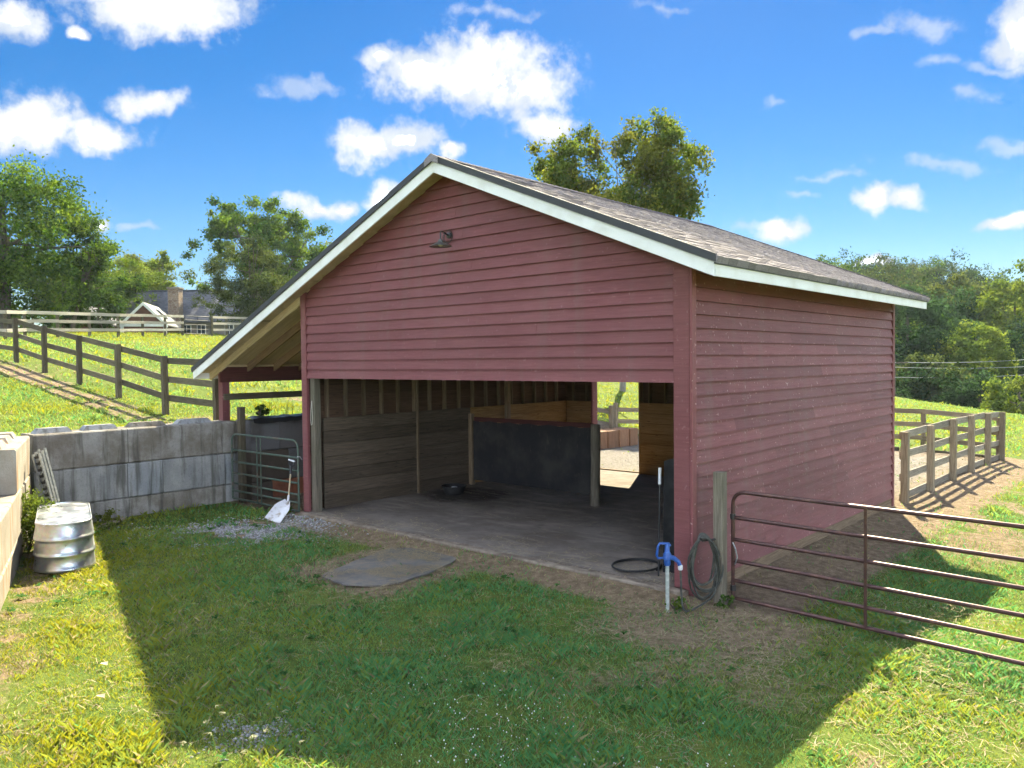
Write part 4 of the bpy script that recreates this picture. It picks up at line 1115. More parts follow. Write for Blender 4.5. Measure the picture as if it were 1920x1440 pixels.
fence('pale three-rail fence closing the far side of the dirt pen', [(-0.08, 17.75), (-2.06, 17.9), (-4.4, 18.0), (-6.8, 18.0), (-9.2, 18.0)], (0.34, 0.74, 1.13), 1.16, 'wood_fence_pale', 'wood_fence_pale', 1)
f2 = [(-37.2, 2.2), (-38.19, 4.21), (-39.38, 5.42), (-40.37, 7.23), (-41.78, 9.32), (-42.66, 11.2), (-44.13, 13.24), (-45.1, 15.06), (-46.21, 16.75)]
fence('long bleached three-rail fence across the top of the hill', f2, (0.42, 0.86, 1.28), 1.36, 'wood_fence', 'wood_fence_far', -1, pw=0.13, rh=0.16)
fence('short bleached fence right of the far metal gate', [(-46.66, 19.02), (-47.78, 20.69), (-48.77, 22.49), (-49.8, 24.3)], (0.42, 0.86, 1.28), 1.36, 'wood_fence', 'wood_fence_far', -1, pw=0.13, rh=0.16)
fg = thing('tube_gate', 'small far metal gate between the bleached hilltop fences', 'gate', (-46.3, 16.9, gz(-46.4, 17.8)))
zf = gz(-46.4, 17.8)
tube_gate(fg, (-46.3, 16.95, 0), (-46.62, 18.9, 0), [zf + q for q in (0.15, 0.45, 0.75, 1.05, 1.32)], 0.022, 'metal_dark', [1.0])
fence('brown fence post and rails standing on the bank beyond the doorway', [(-13.6, 11.0), (-10.25, 13.45)], (0.3, 0.66, 1.08), 1.3, 'wood_fence_pale', 'wood_fence_grey', 1)
fence('lower brown fence leading right beyond the back doorway', [(-10.4, 13.9), (-9.0, 16.1), (-9.3, 17.9)], (0.25, 0.6, 1.0), 1.2, 'wood_fence_pale', 'wood_fence_pale', 1)
for k, (a, b) in enumerate((((-6.5, 17.05), (-2.5, 17.0)), ((-2.45, 17.0), (-0.1, 17.45)))):
    MB().beam((*a, gz(*a) + 0.04), (*b, gz(*b) + 0.04), 0.12, 0.12, (0, 0, 1), 0.01).build('ground_timber', 'wood_fence', None, label=('dark ground timber along the back of the dirt pen' if k == 0 else 'shorter ground timber in the far corner of the pen'), cat='timber')

# ------------------------------------------------------------------ house on the hill
HD, HN = Vector((0.75, 0.66, 0)), Vector((0.66, -0.75, 0))       # along the ridge, towards the camera side
hs_ = thing('house', 'grey roofed house with stone chimney on the hill behind the fence', 'house', (-66.0, 27.0, gz(-66, 27)))
hz = gz(-66, 27) - 0.3
R0 = Vector((-70.6, 24.75, 0)); LEN = 12.5
def hp(a, n, z): return R0 + HD * a + HN * n + Vector((0, 0, z))
EZ, RZ2 = 6.75, 9.45
wl_ = MB()
for nn_ in (3.3, -3.3): wl_.prism([hp(0.2, nn_, hz), hp(LEN - .2, nn_, hz), hp(LEN - .2, nn_, EZ), hp(0.2, nn_, EZ)], HN * (-0.2 if nn_ > 0 else 0.2))
for a in (0.2, LEN - 0.4): wl_.prism([hp(a, -3.1, hz), hp(a, 3.1, hz), hp(a, 3.1, EZ), hp(a, 0, RZ2 - .1), hp(a, -3.1, EZ)], HD * 0.2)
hwall = wl_.build('wall', 'house_wall', hs_)
rf = MB()
for s in (1, -1):
    rf.prism([hp(-0.3, 0, RZ2), hp(LEN + .3, 0, RZ2), hp(LEN + .3, 3.9 * s, EZ - 0.35), hp(-0.3, 3.9 * s, EZ - 0.35)], (0, 0, 0.14))
hroof = rf.build('roof', 'house_roof', hs_)
MB().beam(hp(-0.3, 0, RZ2 + .16), hp(LEN + .3, 0, RZ2 + .16), 0.3, 0.06).build('ridge_cap', 'house_roof', hroof)
chm = MB().beam((-64.3, 25.0, hz), (-64.3, 25.0, 9.35), 0.95, 0.95, HN, 0.02).build('chimney', 'chimney_stone', hs_)
MB().beam((-64.3, 25.0, 9.352), (-64.3, 25.0, 9.5), 1.1, 1.1, HN, 0.03).build('chimney_cap', 'concrete_pale', chm)
for a in (5.2, 6.5, 9.0, 10.6):
    wn_ = MB().prism([hp(a, 3.32, 5.2), hp(a + .8, 3.32, 5.2), hp(a + .8, 3.32, 6.25), hp(a, 3.32, 6.25)], HN * 0.05).build('window', 'white_paint', hs_)
    for q in (0, 1): MB().prism([hp(a + .07 + .35 * q, 3.372, 5.28), hp(a + .37 + .36 * q, 3.372, 5.28), hp(a + .37 + .36 * q, 3.372, 6.17), hp(a + .07 + .35 * q, 3.372, 6.17)], HN * 0.01).build('pane', 'glass_dark', wn_)
# cross gable wing with white trim
A = Vector((-58.26, 19.57, 7.5)); Bk = Vector((-66.9, 25.6, 7.55)); wd_ = (Bk - A); wd_.z = 0; wd_.normalize(); ws = Vector((wd_.y, -wd_.x, 0)) * 1.0
if ws.dot(HD) < 0: ws = -ws
half, dropz = 1.75, 1.75
L_ = A - ws * half - Vector((0, 0, dropz)); R_ = A + ws * half - Vector((0, 0, dropz))
zl = gz(A.x, A.y) - 0.3
MB().prism([(*(A - ws * 1.5).xy, zl), (*(A + ws * 1.5).xy, zl), (*(A + ws * 1.5).xy, A.z - 1.45), A - Vector((0, 0, 0.05)), (*(A - ws * 1.5).xy, A.z - 1.45)], wd_ * 0.15).build('gable_wall', 'house_siding', hs_)
for s in (1, -1):
    E_ = A + ws * half * s - Vector((0, 0, dropz))
    MB().prism([A - wd_ * 0.3, E_ - wd_ * 0.3, E_ + wd_ * 10, A + wd_ * 10], (0, 0, 0.1)).build('wing_roof', 'metal_roof', hs_)
    MB().prism([A - wd_ * 0.36 + Vector((0, 0, .11)), E_ - wd_ * 0.36 + Vector((0, 0, .11)), E_ - wd_ * 0.36 - Vector((0, 0, .16)), A - wd_ * 0.36 - Vector((0, 0, .16))], wd_ * 0.05).build('rake_trim', 'white_paint', hs_)
MB().beam(L_ - wd_ * 0.2 + Vector((0, 0, .05)), R_ - wd_ * 0.2 + Vector((0, 0, .05)), 0.1, 0.22).build('cross_trim', 'white_paint', hs_)
for q in (-1.55, 1.55):
    b = A + ws * q - wd_ * 0.25
    MB().beam((b.x, b.y, zl), (b.x, b.y, A.z - dropz + .05), 0.22, 0.22, wd_, 0.02).build('porch_column', 'white_paint', hs_)
sky_w = A + ws * 0.85 - Vector((0, 0, 0.85)) + wd_ * 2.0
MB().prism([sky_w - ws * .35 + Vector((0, 0, .47)), sky_w + ws * .35 + Vector((0, 0, -.23)), sky_w + ws * .35 + wd_ * 1.2 + Vector((0, 0, -.23)), sky_w - ws * .35 + wd_ * 1.2 + Vector((0, 0, .47))], (0, 0, 0.06)).build('skylight', 'glass_dark', hs_)
# outbuilding with white gable trim, left
ob_ = thing('outbuilding', 'small brown outbuilding with white rake trim half hidden by shrubs', 'shed', (-60.0, 15.3, gz(-60, 15.3)))
A = Vector((-60.0, 15.35, 7.2)); ws = HD; wd_ = -HN; half, dropz = 2.1, 1.5; zl = gz(A.x, A.y) - .4
MB().prism([(*(A - ws * 1.9).xy, zl), (*(A + ws * 1.9).xy, zl), (*(A + ws * 1.9).xy, A.z - 1.32), A - Vector((0, 0, 0.05)), (*(A - ws * 1.9).xy, A.z - 1.32)], wd_ * 3.5).build('wall', 'house_siding', ob_)
for s in (1, -1):
    E_ = A + ws * half * s - Vector((0, 0, dropz))
    MB().prism([A - wd_ * 0.3, E_ - wd_ * 0.3, E_ + wd_ * 3.8, A + wd_ * 3.8], (0, 0, 0.1)).build('roof_slope', 'house_roof', ob_)
    MB().prism([A - wd_ * 0.36 + Vector((0, 0, .12)), E_ - wd_ * 0.36 + Vector((0, 0, .12)), E_ - wd_ * 0.36 - Vector((0, 0, .14)), A - wd_ * 0.36 - Vector((0, 0, .14))], wd_ * 0.05).build('rake_trim', 'white_paint', ob_)

# ------------------------------------------------------------------ trees
rng = np.random.default_rng(12)
def rand_unit(n):
    v = rng.normal(size=(n, 3)); return v / np.linalg.norm(v, axis=1, keepdims=True)
PAL = {'green': [(0.050, 0.095, 0.018), (0.085, 0.135, 0.026), (0.115, 0.165, 0.034), (0.035, 0.070, 0.018)],
       'dark': [(0.030, 0.058, 0.018), (0.048, 0.082, 0.024), (0.062, 0.098, 0.026), (0.024, 0.045, 0.016)],
       'olive': [(0.085, 0.105, 0.026), (0.115, 0.135, 0.030), (0.060, 0.082, 0.022), (0.145, 0.150, 0.035)],
       'autumn': [(0.090, 0.100, 0.022), (0.160, 0.145, 0.024), (0.110, 0.090, 0.026), (0.065, 0.085, 0.022), (0.150, 0.160, 0.030)],
       'lime': [(0.110, 0.150, 0.034), (0.145, 0.180, 0.042), (0.085, 0.125, 0.030)],
       'sycamore': [(0.085, 0.125, 0.028), (0.115, 0.155, 0.034), (0.065, 0.100, 0.026), (0.165, 0.175, 0.034), (0.100, 0.100, 0.030)],
       'deep': [(0.026, 0.050, 0.022), (0.036, 0.066, 0.028), (0.020, 0.036, 0.018)],
       'moss': [(0.070, 0.092, 0.030), (0.090, 0.110, 0.036), (0.050, 0.070, 0.026)],
       'pine': [(0.040, 0.058, 0.022), (0.060, 0.080, 0.028), (0.085, 0.105, 0.034), (0.030, 0.045, 0.020)]}
def leaf_cloud(blobs, nclump, nleaf, size, pal, rc=0.24, flat=0.75, outer=0.5, elong=0.62):
    """leaf-sized rhombi gathered in clumps that fill the ellipsoids in blobs"""
    pal = np.array(PAL[pal]); Bb = np.array(blobs, float); wgt = (Bb[:, 3] * Bb[:, 4] * Bb[:, 5]) ** 0.667; wgt /= wgt.sum()
    bi = rng.choice(len(Bb), nclump, p=wgt)
    u = rand_unit(nclump); rr_ = outer + (1 - outer) * rng.random(nclump) ** 0.6
    rr_ *= 0.90 + 0.22 * rng.random(nclump)
    cc = Bb[bi, :3] + u * rr_[:, None] * Bb[bi, 3:]
    cr = rc * Bb[bi, 3:].mean(1) * rng.uniform(0.55, 1.3, nclump)
    ctint = pal[rng.integers(0, len(pal), nclump)] * rng.uniform(0.8, 1.2, (nclump, 1))
    ci = rng.choice(nclump, nleaf, p=cr ** 2 / (cr ** 2).sum())
    off = rng.normal(size=(nleaf, 3)) * 0.52 * cr[ci][:, None]; off[:, 2] *= flat
    c = cc[ci] + off
    a = rand_unit(nleaf); b = np.cross(a, rand_unit(nleaf)); b /= np.linalg.norm(b, axis=1, keepdims=True) + 1e-9
    s = size * rng.uniform(0.6, 1.4, nleaf)[:, None]
    V = np.stack([c - a * s * .5, c - b * s * .5 * elong, c + a * s * .5, c + b * s * .5 * elong], 1).reshape(-1, 3)
    T = ctint[ci] * 1.2 * 0.72 + pal[rng.integers(0, len(pal), nleaf)] * 0.28
    T = T * rng.uniform(0.8, 1.2, (nleaf, 1))
    return V, np.arange(nleaf * 4).reshape(-1, 4), np.repeat(T, 4, 0), cc
def limbs(base, top, r0, targets, n=10, lean=0.15):
    m = MB(); base, top = Vector(base), Vector(top)
    pts = [base.lerp(top, t) + Vector((random.uniform(-1, 1), random.uniform(-1, 1), 0)) * lean * (0 if t == 0 else 1) for t in np.linspace(0, 1, 7)]
    m.tube(pts, [r0 * (1.25 - 0.95 * t) for t in np.linspace(0, 1, 7)], 8)
    for q in targets:
        q = Vector(q); t = random.uniform(0.3, 0.9); i = int(t * 6); s = pts[i].lerp(pts[min(i + 1, 6)], t * 6 - i)
        mid = s.lerp(q, 0.5) + Vector((random.uniform(-.3, .3), random.uniform(-.3, .3), random.uniform(-.4, .1)))
        rr0 = r0 * (0.62 - 0.45 * t)
        m.tube([s, s.lerp(mid, .55), mid, mid.lerp(q, .6), q], [rr0, rr0 * .8, rr0 * .6, rr0 * .4, rr0 * .15], 5)
    return m
def tree(name, label, base, blobs, nclump, nleaf, size, pal, r0, bark='bark', nl=10, group=None, cat='tree', top=None, **kw):
    bz = gz(*base) - 0.2
    th = thing(name, label, cat, (base[0], base[1], bz), group)
    V, F, T, cc = leaf_cloud(blobs, nclump, nleaf, size, pal, **kw)
    tp = top if top else (blobs[0][0], blobs[0][1], blobs[0][2] + blobs[0][5] * 0.55)
    tg = cc[rng.choice(len(cc), min(nl, len(cc)), replace=False)]
    limbs((base[0], base[1], bz), tp, r0, tg).build('trunk', bark, th, smooth=60)
    np_mesh('crown', V, F, 'leaves', th, tint=T, loc=(base[0], base[1], bz))
    return th
# the trees left of the barn, on the hill
tree('maple_tree', 'big dense broadleaf tree at the left edge behind the fences', (-53.0, 8.6), [(-52.8, 8.4, 10.8, 5.0, 5.0, 5.0), (-50.8, 11.0, 9.9, 3.0, 3.0, 3.2), (-54.6, 5.8, 11.6, 4.2, 4.2, 4.6), (-51.6, 10.0, 13.0, 2.8, 2.8, 2.4), (-54.5, 5.5, 8.2, 3.6, 3.6, 2.8)], 210, 48000, 0.20, 'green', 0.34, nl=14, rc=0.24)
tree('slender_tree', 'sparse branch tipped tree leaning right of the big maple', (-52.4, 12.2), [(-51.2, 13.2, 10.6, 1.5, 1.5, 1.7), (-50.6, 13.9, 8.8, 1.2, 1.2, 0.8), (-52.0, 12.4, 8.4, 1.6, 1.6, 2.0)], 46, 6000, 0.16, 'dark', 0.12, nl=18, rc=0.26)
tree('oak_tree', 'tall spreading oak with open crown behind the house', (-70.5, 36.5), [(-70.0, 36.2, 15.6, 4.6, 4.6, 4.0), (-67.2, 39.0, 13.4, 4.2, 4.2, 4.2), (-74.2, 32.6, 13.2, 2.2, 2.2, 3.4), (-72.6, 34.0, 17.0, 2.6, 2.6, 2.4), (-68.4, 37.8, 17.4, 3.0, 3.0, 2.2), (-65.6, 41.0, 11.0, 3.2, 3.2, 3.4)], 170, 40000, 0.27, 'green', 0.4, nl=26, rc=0.20)
tree('pine_tree', 'dark rounded pine in front of the oak beside the house', (-52.4, 25.6), [(-52.4, 25.4, 9.2, 3.1, 3.1, 2.9), (-53.6, 23.6, 7.4, 2.0, 2.0, 1.6), (-51.0, 27.4, 7.8, 2.3, 2.3, 2.0), (-52.2, 25.4, 10.9, 2.0, 2.0, 1.2)], 170, 32000, 0.20, 'pine', 0.2, nl=26, rc=0.20, elong=0.3, outer=0.6)
tree('background_tree', 'rounded green tree filling the gap left of the house roof', (-85.0, 27.0), [(-84.8, 27.0, 11.2, 3.4, 3.4, 3.4), (-86.5, 25.0, 10.0, 3, 3, 3.0)], 73, 13000, 0.26, 'green', 0.3, nl=8)
tree('background_tree', 'yellowish tree directly above the house roof ridge', (-92.0, 33.0), [(-92.0, 33.0, 12.9, 3.4, 3.4, 3.0), (-89.6, 35.6, 11.8, 3.4, 3.4, 3.2)], 73, 13000, 0.26, 'olive', 0.3, nl=8)
tree('birch_tree', 'thin airy tree with feathery top left of the chimney', (-85.2, 33.2), [(-85.2, 33.2, 12.8, 1.6, 1.6, 2.6), (-84.0, 34.6, 10.6, 1.6, 1.6, 2.2), (-86.4, 32.0, 10.8, 1.6, 1.6, 2.0)], 40, 3000, 0.36, 'lime', 0.2, nl=18)
tree('background_tree', 'distant tree showing between the oak and the barn eave', (-76.0, 48.0), [(-76.0, 48.0, 13.8, 4.6, 4.6, 3.6), (-73.0, 51.0, 12.0, 3.6, 3.6, 4.0), (-79, 45, 11, 4, 4, 4)], 96, 16000, 0.26, 'olive', 0.35, nl=12)
tree('background_tree', 'shaded tree low behind the big maple', (-72.0, 18.4), [(-71.6, 18.5, 9.2, 4.0, 4.0, 3.4), (-75.0, 14.0, 10.0, 4, 4, 4.0)], 80, 14000, 0.24, 'dark', 0.3, nl=8)
tree('background_tree', 'tree at the far left beyond the big maple', (-62.0, 6.0), [(-62.0, 5.0, 10.5, 4.6, 4.6, 4.6)], 73, 12000, 0.22, 'green', 0.3, nl=8)
tree('background_tree', 'low tree between the big maple and the yellowish tree', (-80.0, 22.5), [(-79.5, 22.6, 9.6, 3.4, 3.4, 3.0)], 64, 10000, 0.24, 'olive', 0.3, nl=8)
tree('background_tree', 'grey-green tree standing between the big maple and the house', (-70.0, 20.5), [(-69.6, 21.2, 10.4, 2.6, 2.6, 3.0), (-68.4, 22.6, 8.6, 2.6, 2.6, 2.4)], 80, 12000, 0.21, 'green', 0.25, nl=12)
tree('background_tree', 'low leafy tree just left of the house roof', (-75.5, 26.5), [(-75.4, 26.2, 10.2, 2.8, 2.8, 2.8), (-74.2, 27.4, 9.0, 2.0, 2.0, 2.0)], 70, 10000, 0.22, 'lime', 0.22, nl=12)
tree('holly_shrub', 'dark glossy rounded shrub behind the hilltop fence', (-55.6, 15.2), [(-55.6, 15.2, 6.7, 1.5, 1.5, 1.35), (-56.8, 13.9, 6.1, 1.2, 1.2, 0.9)], 60, 9000, 0.17, 'dark', 0.12, nl=6, cat='shrub', outer=0.7, rc=0.3)
tree('hedge_shrub', 'low green bush in shade under the big maple', (-55.0, 10.5), [(-54.6, 10.6, 5.9, 2.0, 2.0, 1.1), (-56.0, 8.0, 6.0, 2.0, 2.0, 1.4)], 40, 5000, 0.18, 'dark', 0.1, nl=5, cat='shrub', outer=0.7, rc=0.3)
SYC = [(-18.4, 23.01, 13.59, 0.51, 0.51, 0.61), (-20.39, 22.62, 12.59, 0.63, 0.63, 0.95), (-18.38, 21.79, 11.84, 0.9, 0.9, 1.25), (-18.46, 24.32, 12.83, 0.68, 0.68, 0.95), (-18.83, 21.86, 10.43, 1.39, 1.39, 0.91), (-17.95, 23.01, 10.72, 1.14, 1.14, 1.02), (-16.35, 25.85, 14.24, 0.89, 0.89, 0.78), (-16.76, 24.11, 13.19, 0.66, 0.66, 0.86), (-15.56, 25.61, 12.93, 1.08, 1.08, 1.08), (-14.5, 24.88, 12.91, 0.6, 0.6, 0.74), (-14.64, 27.05, 12.4, 0.68, 0.68, 0.78), (-16.01, 25.13, 11.78, 1.28, 1.28, 0.92), (-14.7, 25.6, 11.14, 0.91, 0.91, 1.01), (-16.81, 25.18, 10.5, 1.17, 1.17, 0.88), (-15.03, 25.18, 10.0, 1.26, 1.26, 0.86), (-14.42, 26.2, 10.05, 0.76, 0.76, 0.87), (-16.88, 22.99, 9.57, 1.75, 1.75, 0.75), (-19.92, 21.19, 10.11, 0.76, 0.76, 0.46)]
tree('sycamore_tree', 'tall loose sycamore with yellowing leaves behind the barn ridge', (-17.2, 24.6), SYC, 300, 46000, 0.16, 'sycamore', 0.13, 'bark_pale', nl=34, rc=0.44, outer=0.15, flat=1.0, top=(-16.3, 25.4, 13.6))
# trees and thicket at the foot of the wooded hill on the right
G = 'trees along the foot of the wooded hill'
RT = [('tall dark tree just right of the barn wall', -15.8, 67.5, 4.6, 2.6, 4.4, 'deep'),
      ('dense dark rounded tree in the middle of the wooded hill foot', -17.4, 86.5, 5.4, 4.0, 4.6, 'deep'),
      ('tall yellow-green tree near the right edge of the hill wood', -10.6, 85.6, 6.6, 2.9, 5.6, 'lime'),
      ('yellow-green tree standing above the dark rounded tree', -20.0, 104.0, 9.4, 3.6, 3.6, 'moss'),
      ('bright crowned vine-covered tree by the power lines', -10.4, 67.0, 2.6, 2.6, 2.8, 'lime'),
      ('pale leafy sapling in the thicket left of centre', -12.9, 60.0, 1.0, 1.6, 2.2, 'moss'),
      ('shaded tree behind the power lines at the barn edge', -17.2, 63.0, 1.2, 3.0, 3.6, 'deep'),
      ('dark mounded tree low behind the pen fence', -7.6, 55.0, -0.6, 2.4, 2.2, 'deep'),
      ('pale bush at the right edge above the field', -4.6, 50.6, -0.6, 1.8, 1.9, 'lime'),
      ('shadowy tree low at the right edge of the wood', -6.6, 74.0, 2.2, 3.4, 3.4, 'deep'),
      ('grey green tree between the pale sapling and the dark mound', -10.6, 59.6, -0.4, 2.3, 2.0, 'moss'),
      ('dark tree filling the wood beneath the vine-covered tree', -13.4, 72.0, 2.6, 3.4, 3.2, 'deep'),
      ('low dark thicket tree against the barn corner', -14.6, 57.0, -1.0, 2.2, 2.0, 'deep'),
      ('green tree rising at the right edge below the skyline', -6.0, 96.0, 5.6, 3.8, 4.6, 'green'),
      ('pale green tree right of the tall dark tree', -15.6, 76.0, 3.6, 2.6, 3.4, 'green')]
for (lb, x, y, cz, r, rz, pl) in RT:
    dist = math.hypot(x - CP.x, y - CP.y)
    tree('woodland_tree', lb, (x, y), [(x, y, cz, r, r, rz), (x + r * .5, y + r * .3, cz - rz * .45, r * .8, r * .8, rz * .7), (x - r * .6, y - r * .2, cz - rz * .35, r * .7, r * .7, rz * .7)], 70, 9500, 0.0034 * dist, pl, 0.2, nl=8, group=G, rc=0.28)
# the wooded hillside behind: one mass
tv, tf, tt = [], [], []
tmpl = []
for pl in ('green', 'dark', 'moss', 'deep', 'pine', 'dark'):
    tmpl.append(leaf_cloud([(0, 0, 0, 1, 1, 1.1), (0.3, 0.2, -0.6, 0.8, 0.8, 0.7)], 34, 1500, 0.105, pl, rc=0.30))
cnt = 0; tries = 0
pts_ = []
while cnt < 300 and tries < 20000:
    tries += 1
    d = rng.uniform(92, 200); k = rng.uniform(0.30, 0.86)
    p = CP + CF * d + CR * (k * d)
    if any((p.x - a) ** 2 + (p.y - b) ** 2 < 20 for a, b in pts_): continue
    pts_.append((p.x, p.y)); z0 = gz(p.x, p.y); r = rng.uniform(2.8, 4.6); h = rng.uniform(7, 12)
    V, F, T, _ = tmpl[rng.integers(len(tmpl))]; a = rng.uniform(0, 6.28)
    rot = np.array([[math.cos(a), -math.sin(a), 0], [math.sin(a), math.cos(a), 0], [0, 0, 1]])
    Q = (V @ rot.T) * np.array([r, r, r * 1.1]) + np.array([p.x, p.y, z0 + h - r * 1.1])
    tv.append(Q); tf.append(F + 4 * 1500 * cnt); tt.append(T * rng.uniform(0.5, 0.95)); cnt += 1
np_mesh('hillside_forest', np.concatenate(tv), np.concatenate(tf), 'leaves', None, tint=np.concatenate(tt), kind='stuff', label='mixed green forest covering the hill on the right', cat='forest')
# undergrowth along the wood's edge
nb = 26; bl = []
for k in range(nb):
    x = -24 + 24 * k / nb + rng.uniform(-1, 1); y = 58 + rng.uniform(-3, 6) - 0.35 * (x + 12); r = rng.uniform(1.4, 2.6); bl.append((x, y, gz(x, y) + r * 0.5, r * 1.3, r * 1.3, r))
V, F, T, _ = leaf_cloud(bl, 300, 42000, 0.21, 'deep', rc=0.34, outer=0.6)
np_mesh('undergrowth', V, F, 'leaves', None, tint=T, kind='stuff', label='tangled undergrowth along the edge of the wood', cat='undergrowth')
# utility pole and wires
up_ = thing('utility_pole', 'thin grey utility pole with crossarm beyond the right barn corner', 'utility pole', (-13.05, 54.0, gz(-13.05, 54)))
MB().tube([(-13.05, 54.0, gz(-13.05, 54) - .5), (-13.05, 54.0, 2.9)], [0.13, 0.10], 10).build('pole', 'utility_wood', up_, smooth=50)
MB().beam((-13.9, 53.6, 2.3), (-12.2, 54.4, 2.3), 0.1, 0.1).build('crossarm', 'utility_wood', up_)
for k, (a, b, nm) in enumerate((((-12.98, 53.9, 2.32), (-4.0, 75.0, 2.75), 'uppermost'), ((-12.98, 53.9, 1.97), (-4.0, 75.0, 2.08), 'middle'), ((-12.97, 53.9, 1.23), (-4.0, 75.0, 1.45), 'lowest'))):
    A_, B_ = Vector(a), Vector(b)
    MB().tube([A_.lerp(B_, q) - Vector((0, 0, 0.25 * 4 * q * (1 - q))) for q in np.linspace(0, 1, 9)], 0.022, 5).build('power_line', 'wire', None, label=nm + ' of the three power lines crossing the right-hand wood', cat='power line', group='power lines')

# ------------------------------------------------------------------ grass
def keep_mask(x, y):
    k = ~((x > -7.7) & (x < 0.05) & (y > -0.17) & (y < 7.6))
    k &= ~((x > -10.75) & (x < -10.02) & (y < 7.6) & (y > -4.4))
    k &= ~((x > -10.6) & (x < -9.8) & (y < 7.6) & (y > 0.2))
    dx, dy = x - W2O[0], y - W2O[1]; s = dx * W2N[0] + dy * W2N[1]; t_ = dx * W2D[0] + dy * W2D[1]
    k &= ~((s < 0.05) & (s > -0.7) & (t_ > -0.3) & (t_ < 8))
    u = (x - TC.x) * TD.x + (y - TC.y) * TD.y; v = (x - TC.x) * TN.x + (y - TC.y) * TN.y
    k &= ~((np.abs(u) < 0.9) & (np.abs(v) < 0.36))
    # mat
    ins = np.zeros(len(x), bool); n = len(poly)
    for i in range(n):
        (x0, y0), (x1, y1) = poly[i], poly[(i + 1) % n]
        c = ((y0 > y) != (y1 > y)) & (x < (x1 - x0) * (y - y0) / (y1 - y0 + 1e-12) + x0); ins ^= c
    return k & (~ins | (rng.random(len(x)) < 0.05))
def blades(name, d0, d1, dens, hgt, wid, label, spread=0.9):
    n = int(dens * spread * (d1 ** 2 - d0 ** 2))
    d = np.sqrt(rng.random(n) * (d1 ** 2 - d0 ** 2) + d0 ** 2); k = rng.uniform(-spread, spread, n)
    x = CP.x + CF.x * d + CR.x * k * d; y = CP.y + CF.y * d + CR.y * k * d
    dt = dirt_fn(x, y); cl = fbm(x, y, 2.2, 41, 3); cl2 = fbm(x, y, 0.6, 57, 3)
    pr = np.clip(1.12 - 1.35 * dt, 0.05, 1) * np.clip(0.35 + 1.3 * cl, 0, 1)
    m = (rng.random(n) < pr) & keep_mask(x, y) & (y < 48)
    x, y, dt, cl, cl2 = x[m], y[m], dt[m], cl[m], cl2[m]; n = len(x)
    z = ground_z(x, y)
    h = hgt * rng.uniform(0.4, 1.25, n) * (0.32 + 1.7 * cl ** 2) * (1 - 0.45 * dt); w = wid * rng.uniform(0.7, 1.3, n)
    a = rng.uniform(0, 6.283, n); b = rng.uniform(0, 6.283, n); ln = rng.uniform(0.25, 1.15, n) * h
    base = np.stack([x, y, z - 0.004], 1)
    sx = np.stack([np.cos(a), np.sin(a), np.zeros(n)], 1) * w[:, None] * 0.5
    le = np.stack([np.cos(b), np.sin(b), np.zeros(n)], 1)
    mid = base + le * (ln * 0.35)[:, None] + np.array([0, 0, 1]) * (h * 0.62)[:, None]
    tip = base + le * ln[:, None] + np.array([0, 0, 1]) * h[:, None]
    V = np.stack([base - sx, base + sx, mid + sx * .8, tip], 1).reshape(-1, 3)
    q = np.arange(n)[:, None] * 4
    F = np.concatenate([q + np.array([0, 1, 2]), q + np.array([0, 2, 3])], 0)
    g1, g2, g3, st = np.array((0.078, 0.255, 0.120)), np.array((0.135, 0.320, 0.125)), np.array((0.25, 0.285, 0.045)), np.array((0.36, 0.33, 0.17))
    r1 = rng.random(n)[:, None]; T = g1 * (1 - r1) + g2 * r1
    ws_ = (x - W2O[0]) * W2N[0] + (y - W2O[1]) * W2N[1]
    dry = 0.65 * (1 - sm(1.0, 3.2, ws_)) * (1 - sm(-1.0, 1.5, x)) * (x > -10) + 0.30 * (x < -10.5) + 0.3 * (y > 9)  # sunlit yellow painted into the left strip's blades; hill and far field yellower
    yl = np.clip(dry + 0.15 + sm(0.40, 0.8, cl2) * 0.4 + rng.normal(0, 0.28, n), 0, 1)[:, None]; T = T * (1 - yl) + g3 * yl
    sp = (rng.random(n) < (0.08 if d1 < 15 else 0.02) + (0.55 if d1 < 15 else 0.3) * dt)[:, None]; T = np.where(sp, st * rng.uniform(0.5, 1.1, (n, 1)), T)
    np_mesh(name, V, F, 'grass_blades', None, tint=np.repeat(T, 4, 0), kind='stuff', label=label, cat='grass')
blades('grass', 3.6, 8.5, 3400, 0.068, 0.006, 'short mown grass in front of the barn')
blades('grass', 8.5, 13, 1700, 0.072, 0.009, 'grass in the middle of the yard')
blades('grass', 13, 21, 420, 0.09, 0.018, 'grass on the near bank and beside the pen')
blades('grass', 21, 58, 45, 0.12, 0.045, 'pasture grass on the hill and far field')

